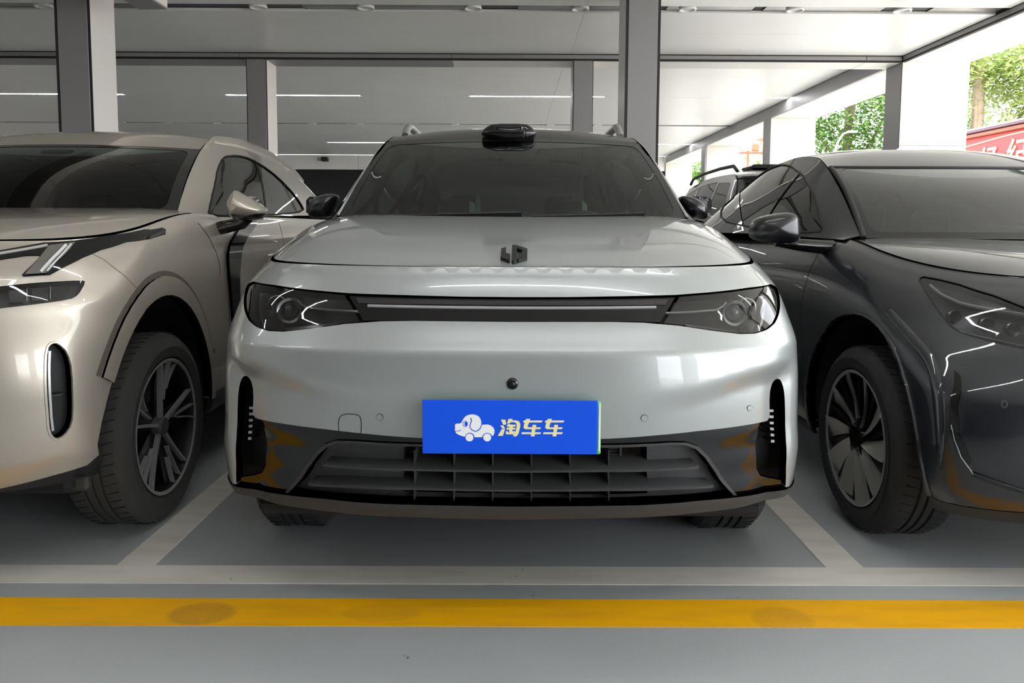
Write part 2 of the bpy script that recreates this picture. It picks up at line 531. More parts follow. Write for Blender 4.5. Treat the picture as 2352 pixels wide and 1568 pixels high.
def bay(pxa, pxb, label):
    a = gy(pxa, 1303); b = gy(pxb, 1303)
    x = (a[0] + b[0]) / 2; wd = abs(b[0] - a[0])
    linestrip('parking_line', (x, yw1 - 0.02), (x, 7.3), wd, M_WLINE, label, z=0.0014)
    return x
BXL = bay(262, 350, 'white line between the beige and the silver car')
BXR = bay(1896, 1982, 'white line between the silver and the dark car')
for k, lb in ((-2, 'white bay line beyond the beige car at the far left'), (2, 'white bay line beyond the dark car at the far right')):
    x = BXL + (k + 1) * 0 + (k / 2) * (BXR - BXL) + (0 if k < 0 else (BXR - BXL))
    if k > 0: x = BXR + (BXR - BXL)
    if x > 4.9: x = 4.95
    linestrip('parking_line', (x, yw1 - 0.02), (x, 7.3), 0.135, M_WLINE, lb, z=0.0014)
yy0, yy1 = gy(1176, 1439)[1], gy(1176, 1376)[1]
sp = gy(462, 1412); s2 = gy(1790, 1412); s3 = gy(880, 1400)
ymm = (yy0 + yy1) / 2
M_YLINE = paint_line_material('yellow_line_paint', rgb(244, 176, 0), rgb(176, 128, 40), 0.35,
    [(sp[0] + 4.0, 0.0, .11, .075, .75), (s2[0] + 4.0, -.02, .1, .09, .4), (s3[0] + 4.0, .01, .13, .06, .3)])
linestrip('yellow_line', (-13, ymm - 13 * rot), (5.0, ymm + 5 * rot), yy1 - yy0, M_YLINE, 'broad yellow line along the edge of the driving lane')
# grit on the floor
M_GRIT = mat('grit', rgb(90, 88, 84), 0.8)
rng = random.Random(4)
for px, py, r, gl in ((937, 1511, .004, 'largest crumb of grit, on bare grey floor nearest the viewer'), (1223, 1369, .003, 'pale crumb of grit just beyond the yellow line, near the middle'), (1200, 1309, .003, 'dark crumb on the far edge of the long white line'), (1185, 1324, .0025, 'tiny crumb in the middle of the long white line'),
        (530, 1330, .003, 'dark crumb on the long white line toward the beige car'), (1695, 1373, .002, 'crumb just beyond the yellow line toward the dark car'), (929, 1506, .002, 'small crumb touching the largest crumb of grit')):
    p = gy(px, py)
    V = []
    for i in range(3):
        for k in range(6):
            a = k * math.pi / 3 + i * .3; rr = r * (1, .8, .25)[i] * rng.uniform(.8, 1.2)
            V.append((p[0] + rr * math.cos(a), p[1] + rr * math.sin(a), 0.001 + r * (0, .5, .8)[i]))
    F = [(i * 6 + k, i * 6 + (k + 1) % 6, (i + 1) * 6 + (k + 1) % 6, (i + 1) * 6 + k) for i in range(2) for k in range(6)] + [tuple(range(12, 18))]
    mk('grit_crumb', V, F, M_GRIT, None, base=(p[0], p[1], 0.0), label=gl, category='debris', group='grit crumbs on the floor')

# ------------------------------------------------------------------ ceilings built panel by panel
def ceiling(name, z, y_list, x_list, zt, ref):
    root = tag(bpy.data.objects.new(name, None), kind='structure'); COL.objects.link(root); WL[root.name] = np.zeros(3)
    g = 0.0015
    for (ya, yb) in y_list:
        for xa, xb in zip(x_list[:-1], x_list[1:]):
            if xb - xa < .05: continue
            MB().bbox(xa + g, xb - g, ya + g, yb - g, z, z + 0.03, 0.002).build('ceiling_panel', M_CEIL, root)
    MB().box(x_list[0], x_list[-1], y_list[0][0], y_list[-1][1], z + 0.045, zt).build('ceiling_void', M_SLOT, root)
    return root
YSL1 = 8.22
LEDW = 0.07; SLOTW = 0.24
def bands(leds, slots, y0, y1, seams=()):
    cuts = sorted([(y - LEDW / 2, y + LEDW / 2) for y in leds] + [(y - SLOTW / 2, y + SLOTW / 2) for y in slots])
    out = []; c = y0
    for a, b in cuts:
        out.append((c, a)); c = b
    out.append((c, y1)); res = []
    for a, b in out:
        ss = [a] + sorted(q for q in seams if a < q < b) + [b]
        res += list(zip(ss[:-1], ss[1:]))
    return res
led1, slot1 = [0.9, 2.85], [YSL1]
led2, slot2 = [14.45, 22.3], [18.35]
XS = [XL, -12.6, -8.15, -3.7, 0.75, XR]
ceiling('ceiling_front', ZC1, bands(led1, slot1, YB, YP - 0.02, (9.2, 7.0, 4.9, -.6, -2.8, -5.4)), XS, ZC1 + .25, None)
ceiling('ceiling_back', ZC2, bands(led2, slot2, YP + .45, YE, (12.5, 16.4, 20.3, 24.2)), XS, ZC2 + .2, None)
MB().box(XL, 6.0, YB, YE + .3, 3.9, 4.1).build('ceiling_slab', M_CEIL, kind='structure')

# LED strips: fixtures set in the ceiling joints
LEDX = [(-9.65, -7.2), (-5.30, -2.83), (-0.80, 1.68), (3.70, 5.05)]
names = ['far left', 'left', 'middle', 'right']
for y, z, row in ((0.9, ZC1, 'ceiling row above the driving lane'), (2.85, ZC1, 'added ceiling row above the parked cars'), (14.45, ZC2, 'first ceiling row beyond the beam'), (22.3, ZC2, 'far ceiling row near the end wall')):  # the row over the parked cars is added to brighten bonnets and roofs
    for (xa, xb), nm in zip(LEDX, names):
        t = thing('strip_light', ((xa + xb) / 2, y, z), '%s white LED strip light of the %s' % (nm, row), 'ceiling light', 'linear ceiling lights')
        MB().box(xa, xb, y - LEDW / 2 + .004, y + LEDW / 2 - .004, z + .012, z + .04).build('housing', M_GREY, t)
        MB().bbox(xa + .005, xb - .005, y - LEDW / 2 + .008, y + LEDW / 2 - .008, z + .001, z + .014, .004).build('diffuser', M_LED2 if y > 12 else M_LED, t)
    xs = [XL] + [v for ab in LEDX for v in ab] + [XR]
    for xa, xb in zip(xs[::2], xs[1::2]):
        if xb - xa > .05: MB().box(xa + .004, xb - .004, y - LEDW / 2 + .006, y + LEDW / 2 - .006, z + .002, z + .03).build('trim_1', M_CEIL, kind='structure')

# recessed slots with downlights
def downlight(x, y, z, label, group):
    t = thing('downlight', (x, y, z), label, 'ceiling light', group)
    MB().lathe([(.058, .03), (.085, .028), (.093, -.004), (.09, -.012), (.078, -.014), (.066, -.006), (.060, .006)], (x, y, z), 'z', 28).build('ring', M_LAMPRING, t, smooth=True, sharp=40)
    MB().lathe([(.062, .004), (.03, -.001), (.001, -.002)], (x, y, z), 'z', 28).build('diffuser', M_LAMPGLASS, t, smooth=True)
pxs = [100, 355, 600, 848, 1090, 1338, 1584, 1827, 2073]
xsd = [at(p, 20, YSL1)[0] for p in pxs]
dx = (xsd[-1] - xsd[0]) / 8
nmn = ['leftmost', 'second from left', 'third from left', 'fourth from left', 'middle', 'fourth from right', 'third from right', 'second from right', 'rightmost']
for k in range(9):
    downlight(xsd[0] + k * dx, YSL1, ZC1 + .006, 'round recessed white downlight in the dark front slot, %s' % nmn[k], 'downlights in the front slot')
for k in range(12):
    x = -9.2 + k * 1.12
    downlight(x, 18.35, ZC2 + .006, 'tiny round downlight in the far ceiling slot, %s from left' % ('first second third fourth fifth sixth seventh eighth ninth tenth eleventh last'.split()[k]), 'downlights in the far slot')
# slot linings: mirror-like trim inside the slots
M_SLOTTRIM = mat('slot_lining', rgb(128, 126, 124), 0.25, metal=0.7)
for y, z in ((YSL1, ZC1), (18.35, ZC2)):
    for xa, xb in ((-12, -8.3), (-6.9, -3.95), (-2.2, -.4), (.05, 1.35), (1.6, 2.5), (2.62, 3.85), (4.35, 5.08)):
        MB().box(xa, xb, y - SLOTW / 2 + .005, y + SLOTW / 2 - .005, z + .018, z + .03).build('trim_2', M_SLOTTRIM, kind='structure')
    MB().box(XL, XR, y - SLOTW / 2, y + SLOTW / 2, z + .032, z + .045).build('trim_3', M_SLOT, kind='structure')

# ------------------------------------------------------------------ portal beam at y = 10.3
def structure_root(name):
    r = tag(bpy.data.objects.new(name, None), kind='structure'); COL.objects.link(r); WL[r.name] = np.zeros(3); return r
beam = structure_root('trim_4')
jx = [XL, at(207, 130, YP)[0], at(550, 130, YP)[0], at(1037, 135, YP)[0], at(1990, 140, YP)[0], XR]
jx = sorted(jx)
for a, b in zip(jx[:-1], jx[1:]):
    MB().bbox(a + .003, b - .003, YP - .01, YP + .05, ZS + .012, ZC1 - .008, .003).build('fascia_panel', M_COLG, beam)
    MB().bbox(a + .003, b - .003, YP + .02, YP + .45, ZS - .012, ZS + .004, .003).build('soffit_panel', M_COLW if a > -3 else M_COLG, beam)
MB().box(XL, XR, YP + .004, YP + .43, ZS + .002, ZC2 + .1).build('core', M_SLOT, beam)
MB().box(XL, XR, YP - .004, YP + .01, ZC1 - .010, ZC1).build('shadow_gap', M_DARKSEAM, beam)
MB().box(XL, XR, YP - .002, YP + .01, ZS - .016, ZS + .010).build('shadow_gap', M_DARKSEAM, beam)

def portal_column(pa, pb, prev, label, side):
    xa, xb = at(pa, 250, YP)[0], at(pb, 250, YP)[0]
    t = thing('column', ((xa + xb) / 2, YP + .22, 0), label, 'column', 'square columns under the beam')
    MB().bbox(xa + .006, xb - .006, YP - .008, YP + .02, 0, ZS - .014, .003).build('front_panel', M_COLG, t)
    MB().bbox(xa, xb, YP + .022, YP + .44, 0, ZS - .012, .004).build('side_cladding', M_COLW, t)
    MB().box(xa - .004, xa + .01, YP - .004, YP + .02, 0, ZS - .014).build('seam', M_DARKSEAM, t)
    MB().box(xb - .01, xb + .004, YP - .004, YP + .02, 0, ZS - .014).build('seam', M_DARKSEAM, t)
portal_column(568, 613, 0, 'grey column with white side behind the roof of the beige car', 1)
portal_column(1316, 1361, 0, 'grey column behind the roof of the silver car, right of its roof sensor', -1)
xcol = at(568, 250, YP)[0] - 4.46
t = thing('column', (xcol, YP + .22, 0), 'grey column at the far left edge behind the beige car', 'column', 'square columns under the beam')
MB().bbox(xcol, xcol + .26, YP - .008, YP + .44, 0, ZS - .014, .004).build('cladding', M_COLG, t)

# nearer square columns at y = 7.4
def near_column(xa, xb, y0, y1, label):
    t = thing('column', ((xa + xb) / 2, (y0 + y1) / 2, 0), label, 'column', 'tall clad columns behind the cars')
    for za, zb in ((0, ZC1),):
        MB().bbox(xa + .02, xb - .02, y0, y0 + .02, za, zb, .004).build('front_panel', M_COLG, t)
    MB().bbox(xa, xa + .02, y0 + .012, y1, 0, ZC1, .003).build('side_panel', M_COLW, t)
    MB().bbox(xb - .02, xb, y0 + .012, y1, 0, ZC1, .003).build('side_panel', M_COLW, t)
    for q in (xa - .003, xb - .017): MB().box(q, q + .020, y0 + .001, y0 + .013, 0, ZC1).build('seam', M_DARKSEAM, t)
    MB().box(xa + .012, xb - .012, y0 + .010, y1 - .01, 0, ZC1).build('core', M_DARKSEAM, t)
Y1 = 7.4
near_column(at(130, 150, Y1)[0], at(209, 150, Y1)[0], Y1, Y1 + .47, 'tall grey and white column rising behind the beige car at left')
near_column(at(1437, 150, Y1)[0], at(1515, 150, Y1)[0], Y1, Y1 + .5, 'tall grey column rising behind the right side of the silver car')

# duct box under the ceiling at top left
a = at(320, 22, 7.3); b = at(385, 22, 7.3)
t = thing('ceiling_duct', ((a[0] + b[0]) / 2, 6.0, a[2]), 'square grey and white duct hanging under the ceiling at top left', 'duct')
MB().bbox(a[0], b[0], 3.0, 7.3, a[2], a[2] + .02, .003).build('bottom_panel', M_COLG, t)
MB().bbox(b[0] - .015, b[0], 3.0, 7.3, a[2] + .015, ZC1, .003).build('side_panel', M_COLW, t)
MB().bbox(a[0], a[0] + .015, 3.0, 7.3, a[2] + .015, ZC1, .003).build('side_panel', M_COLW, t)
MB().box(a[0] + .012, b[0] - .012, 3.02, 7.29, a[2] + .018, ZC1).build('core', M_DARKSEAM, t)

# ------------------------------------------------------------------ right edge: trim, soffit, facade columns
edge = structure_root('trim_5')
for ya, yb in ((YB, -3), (-3, 2.2), (2.2, 5.9), (5.9, YP - .02)):
    MB().bbox(XR, XR + .03, ya + .003, yb - .003, ZS + .012, ZC1 - .006, .003).build('edge_panel', M_COLG, edge)
MB().box(XR + .006, XR + .05, YB, YP + .4, ZS - .01, ZC1 + .2).build('core', M_DARKSEAM, edge)
for ya, yb in ((YP + .45, 15.4), (15.4, 20.6), (20.6, YE)):
    MB().bbox(XR - .002, XR + .03, ya + .003, yb - .003, ZS - .002, ZC2 - .006, .003).build('edge_panel', M_COLG, edge)
soff = structure_root('trim_6')
ys = [YB, -2.6, 2.6, 6.3, 9.35, YP + .43, 13.1, 15.45, 18.3, 20.6, 23.3, 26.3]
for ya, yb in zip(ys[:-1], ys[1:]):
    MB().bbox(XR + .035, XO, ya + .002, yb - .002, ZS - .004, ZS + .02, .003).build('soffit_panel', M_COLW, soff)
MB().box(XR + .04, XO + .02, YB, YE + .3, ZS + .022, 3.9).build('core', M_COLW, soff)
fac = [(-5.2, 'behind the viewer'), (5.15, 'beside the dark car'), (YP, 'wide bright one right of the dark car roof'), (15.45, 'second beyond the dark car roof'), (20.6, 'third along the open side'), (25.95, 'last along the open side')]
for y0, lb in fac:
    t = thing('facade_column', ((XR + XO) / 2, y0 + .2, 0), 'white clad column on the open right side, %s' % lb, 'column', 'white columns along the open side')
    MB().bbox(XR + .01, XO - .01, y0, y0 + .02, 0, 2.29, .003).build('front_panel', M_COLW, t)
    MB().bbox(XR + .01, XO - .01, y0, y0 + .02, 2.296, ZS - .004, .003).build('front_panel', M_COLW, t)
    MB().bbox(XR, XR + .02, y0 + .01, y0 + .43, 0, ZS - .004, .003).build('side_panel', M_COLG, t)  # grey here paints the shade on the column's inner face
    MB().bbox(XO - .02, XO, y0 + .01, y0 + .43, 0, ZS - .004, .003).build('side_panel', M_COLW, t)
    MB().box(XR + .004, XO - .012, y0 + .008, y0 + .42, 0, ZS - .005).build('core', M_DARKSEAM, t)
# a slim post and hanging line seen between third and fourth opening
p0 = at(1627, 400, 20.0); 
t = thing('slim_post', (XR + .35, 20.35, 0), 'slim grey post in front of the third white column', 'post')
MB().bbox(p0[0] - .03, p0[0] + .03, 20.3, 20.4, 0, ZS, .006).build('shaft', M_GREY, t)
MB().bbox(p0[0] - .07, p0[0] + .07, 20.26, 20.44, 0, .02, .004).build('base_plate', M_GREY, t)

# ------------------------------------------------------------------ end wall and other walls
zb = at(760, 389, YE)[2]
wr = structure_root('wall_end')
xs = [XL, -11, -8.3, at(630, 370, YE)[0], at(822, 370, YE)[0], -2.0, .7, 3.4, XR]
for a2, b2 in zip(xs[:-1], xs[1:]):
    MB().bbox(a2 + .004, b2 - .004, YE, YE + .04, zb, ZC2 - .01, .004).build('wall_panel', M_CEIL, wr)
MB().box(XL, XR, YE + .05, YE + .2, 0, ZC2).build('backing', M_BLACKWALL, wr)
for a2, b2 in zip(xs[:-1], xs[1:]):
    MB().bbox(a2 + .004, b2 - .004, YE + .02, YE + .045, 0, zb - .006, .004).build('black_panel', M_BLACKWALL, wr)
MB().box(XL - .2, XL, YB, YE + .2, 0, 3.9).build('wall_left', M_COLW, kind='structure')
wb = structure_root('wall_back')
MB().box(XL, XR, YB - .2, YB, 0, 3.9).build('wall_panel', mat('dark_wall_paint', rgb(88, 86, 84), .6), wb)
# security cameras on the end wall
c = at(747, 366, YE - .1)
t = thing('security_camera', (c[0], YE, c[2]), 'small black box camera on the far end wall', 'camera')
M_BLK = mat('black_plastic', rgb(18, 18, 19), 0.45)
MB().bbox(c[0] - .1, c[0] + .1, YE - .28, YE - .02, c[2] - .07, c[2] + .07, .015).build('housing', M_BLK, t)
MB().lathe([(.05, 0), (.05, -.02), (.035, -.03), (.001, -.03)], (c[0], YE - .28, c[2]), 'y', 16).build('lens_ring', M_SLOT, t)
MB().bbox(c[0] - .03, c[0] + .03, YE - .03, YE, c[2] - .03, c[2] + .03, .006).build('bracket', M_BLK, t)
c = at(732, 366, YE - .05)
t = thing('wall_sensor', (c[0], YE, c[2]), 'small white sensor box left of the black camera', 'sensor')
MB().bbox(c[0] - .05, c[0] + .05, YE - .08, YE, c[2] - .07, c[2] + .07, .01).build('housing', M_LAMPRING, t)
MB().bbox(c[0] - .012, c[0] + .012, YE - .086, YE - .078, c[2] - .045, c[2] + .045, .003).build('slot', M_BLK, t)
# ------------------------------------------------------------------ car surfaces
class Ring(Surf):
    """outer skin of a car's lower body: plan curves stacked by height.
    u: 0 nose centre, +-1 end of nose curve, +-2 end of flank, +-3 tail centre; v: height key"""
    def __init__(s, xc, rows, yr, Lr=0.5, rise=lambda y: 0 * y, dent=None, mv=None, urange=(-1.6, 1.6)):
        s.xc = xc; s.rows = np.array(rows, float); s.yr = yr; s.Lr = Lr; s.rise = rise; s.dent = dent
        s.mv = mv
        s.z0, s.z1 = s.rows[0, 0], s.rows[-1, 0]
        s.urange = urange; s.vrange = (s.z0, s.z1)
    def cols(s, v):
        r = s.rows
        return [pchip(r[:, 0], r[:, k], v) for k in range(1, 5)]
    def S(s, u, v):
        u = np.asarray(u, float); v = np.asarray(v, float)
        yn, W, L, n = s.cols(v)
        a = np.abs(u)
        ph = np.clip(a, 0, 1) * math.pi / 2
        sn, cs = np.sin(ph), np.cos(ph)
        r = ((sn / W) ** n + (np.maximum(cs, 1e-9) / L) ** n) ** (-1 / n)
        x = r * sn; y = yn + L - r * cs
        yc = yn + L; y2 = s.yr - s.Lr
        fl = np.clip(a - 1, 0, 1)
        x = np.where(a > 1, W, x); y = np.where(a > 1, yc + fl * (y2 - yc), y)
        ph = np.clip(a - 2, 0, 1) * math.pi / 2
        sn, cs = np.sin(ph), np.cos(ph)
        nr = 3.0; r = ((np.maximum(cs, 1e-9) / W) ** nr + (sn / s.Lr) ** nr) ** (-1 / nr)
        x = np.where(a > 2, r * cs, x); y = np.where(a > 2, y2 + r * sn, y)
        if s.dent is not None:
            d = s.dent(a, v, x, y)
            ph = np.clip(a, 0, 1) * math.pi / 2
            x = x - d * np.sin(ph); y = y + d * np.cos(ph)
        z = v + s.rise(y) * sstep(v, s.z0 + .35, s.z1)
        return np.stack([s.xc + x * np.where(u < 0, -1, 1), y, z], -1)
    def from_yz(s, y, z, side=1):
        v = z
        for _ in range(4):
            v = z - float(s.rise(np.array(y)) * sstep(np.array(v), s.z0 + .35, s.z1))
        a, b = 0.05, 2.9
        for _ in range(40):
            c = (a + b) / 2
            if s.S(np.array([c]), np.array([v]))[0, 1] < y: a = c
            else: b = c
        return (side * (a + b) / 2, v)

class Hood(Surf):
    """bonnet: height over (x offset, y)"""
    def __init__(s, ring, prof, ycowl, p=8, W=None, k=0.35):
        s.r = ring; s.prof = np.array(prof, float); s.yc2 = ycowl; s.p = p
        yn, W0, L, n = [float(q[0]) for q in ring.cols(np.array([ring.z1]))]
        s.yn, s.W, s.L, s.n = yn, W0, L, n
        s.urange = (-s.W, s.W); s.vrange = (yn, ycowl + .2)
        s.eps = 5e-4; s.k = k
    def S(s, u, v):
        u = np.asarray(u, float); v = np.asarray(v, float)
        x = np.abs(u) / s.W
        t = np.clip((s.yn + s.L - v) / s.L, 0, 1)
        r = (x ** s.n + t ** s.n) ** (1 / s.n)
        rr = np.clip(r, 0, 1)
        ze = s.r.z1 + s.r.rise(v)
        hc = pchip(s.prof[:, 0], s.prof[:, 1], v)
        z = ze + (hc - ze) * (1 - rr ** s.p) - 0.02 * np.clip(r - 1, 0, 1)
        return np.stack([s.r.xc + u, v, z], -1)
    def outline(s, inset=0.012, ycowl=None, bow=0.08):
        ycowl = ycowl or s.yc2
        pts = []
        W = s.W - inset; L = s.L - inset
        for i in range(0, 41):
            ph = (i / 40) * math.pi / 2
            sn, cs = math.sin(ph), math.cos(ph)
            r = ((sn / W) ** s.n + (max(cs, 1e-9) / L) ** s.n) ** (-1 / s.n)
            pts.append((r * sn, s.yn + s.L - r * cs))
        xe = W
        R = pts + [(xe, ycowl + bow)]
        back = [(xe * q, ycowl + bow * q * q) for q in (.75, .5, .25)]
        R = R + back
        Lf = [(-x, y) for x, y in R[1:]][::-1]
        return R + [(0, ycowl)] + Lf

class Screen(Surf):
    """windscreen: u -1..1 across, v 0 base .. 1 header"""
    def __init__(s, xc, base, head, bulge=0.05):
        s.xc, s.b, s.h, s.bulge = xc, base, head, bulge
        s.urange = (-1, 1); s.vrange = (0, 1)
    def S(s, u, v):
        u = np.asarray(u, float); v = np.asarray(v, float)
        def arc(q):
            xw, y, yk, z, zk = q
            return xw * u, y + yk * u * u, z - zk * u * u
        b, h = arc(s.b), arc(s.h)
        P = [b[i] * (1 - v) + h[i] * v for i in range(3)]
        bu = s.bulge * np.sin(np.pi * np.clip(v, 0, 1)) * (1 - .3 * u * u)
        return np.stack([s.xc + P[0], P[1] - bu * .45, P[2] + bu * .8], -1)

class Cabin:
    """rail and belt curves along y"""
    def __init__(s, xc, rail, belt):
        s.xc = xc; s.rail = np.array(rail, float); s.belt = np.array(belt, float)   # rows y, x, z
    def rl(s, y): return pchip(s.rail[:, 0], s.rail[:, 1], y), pchip(s.rail[:, 0], s.rail[:, 2], y)
    def bl(s, y): return pchip(s.belt[:, 0], s.belt[:, 1], y), pchip(s.belt[:, 0], s.belt[:, 2], y)

class Side(Surf):
    def __init__(s, cab, side, bulge=0.03):
        s.c, s.sd, s.bulge = cab, side, bulge
        s.urange = (cab.rail[0, 0], cab.rail[-1, 0]); s.vrange = (0, 1); s.flip = side
    def S(s, u, v):
        u = np.asarray(u, float); v = np.asarray(v, float)
        xr, zr = s.c.rl(u); xb, zb = s.c.bl(u)
        x = xb + (xr - xb) * v; z = zb + (zr - zb) * v
        x = x + s.bulge * np.sin(np.pi * np.clip(v, 0, 1) * .9 + .1) * np.clip((zr - zb) / .3, 0, 1)
        return np.stack([s.c.xc + s.sd * x, u + 0 * v, z], -1)

class Roof(Surf):
    """u across -1..1, v = y"""
    def __init__(s, cab, y0, y1, crown, sweep=0.0):
        s.sweep = sweep; s.y0 = y0; s.c, s.crown = cab, np.array(crown, float)
        s.urange = (-1, 1); s.vrange = (y0, y1)
    def S(s, u, v):
        u = np.asarray(u, float); v = np.asarray(v, float)
        y = v + s.sweep * u * u * np.clip(1 - (v - s.y0) / .8, 0, 1)
        xr, zr = s.c.rl(y)
        xc, zc = s.c.rl(v)
        cr = pchip(s.crown[:, 0], s.crown[:, 1], v)
        k = np.abs(u) ** 2.4
        zz = zr * k + (1 - k) * np.maximum(zc, zr * (v < s.y0 + .5))
        return np.stack([s.c.xc + u * xr, y, zz + cr * (1 - k)], -1)

# ------------------------------------------------------------------ car materials
M_RUBBER = mat('tyre_rubber', rgb(30, 30, 31), 0.75, bump=0.2, bscale=60)
M_RUBBERD = mat('dusty_tyre_rubber', rgb(46, 45, 42), 0.85, bump=0.2, bscale=60, vary=.12, vscale=8)
M_RIMDARK = mat('dark_rim', rgb(34, 34, 36), 0.35, metal=0.6)
M_ALU = mat('machined_alloy', rgb(176, 176, 176), 0.45, metal=0.7)
M_GREYRIM = mat('grey_rim_paint', rgb(96, 96, 98), .35, metal=.6)
M_BLADE = mat('blade_alloy', rgb(196, 194, 190), .35, metal=.75)
M_DISC = mat('brake_disc', rgb(110, 108, 106), 0.35, metal=1.0)
M_WELL = mat('wheel_well_liner', rgb(20, 20, 22), 0.85)
M_GLOSSBLK = mat('gloss_black', rgb(12, 12, 14), 0.06, coat=0.35, spec=0.4)
M_MIRBLK = mat('mirror_black', rgb(22, 22, 25), 0.28, coat=.35, coat_rough=.12)
M_MATTBLK = mat('textured_black_plastic', rgb(58, 58, 59), 0.5, bump=0.15, bscale=300)
M_DARKPL = mat('dark_plastic', rgb(30, 30, 31), 0.55)
M_CHROME = mat('chrome', rgb(225, 225, 228), 0.08, metal=1.0)
M_SATIN = mat('satin_metal', rgb(178, 178, 178), 0.38, metal=0.8)
M_GAP = mat('panel_gap', rgb(12, 12, 12), 0.7)
M_INT = mat('interior_trim', rgb(30, 31, 32), 0.7)
M_SEAT = mat('seat_leather', rgb(62, 62, 60), 0.5)
M_WIND = glassmat('windscreen_glass', (0.56, 0.70, 0.62, 1), 1.0, 0.01, 1.62)
M_PRIV = glassmat('tinted_glass', (0.06, 0.065, 0.06, 1), 1.0, 0.01, 1.75)
M_LENS = glassmat('lamp_lens', (0.74, 0.74, 0.74, 1), 1.0, 0.01, 1.6)

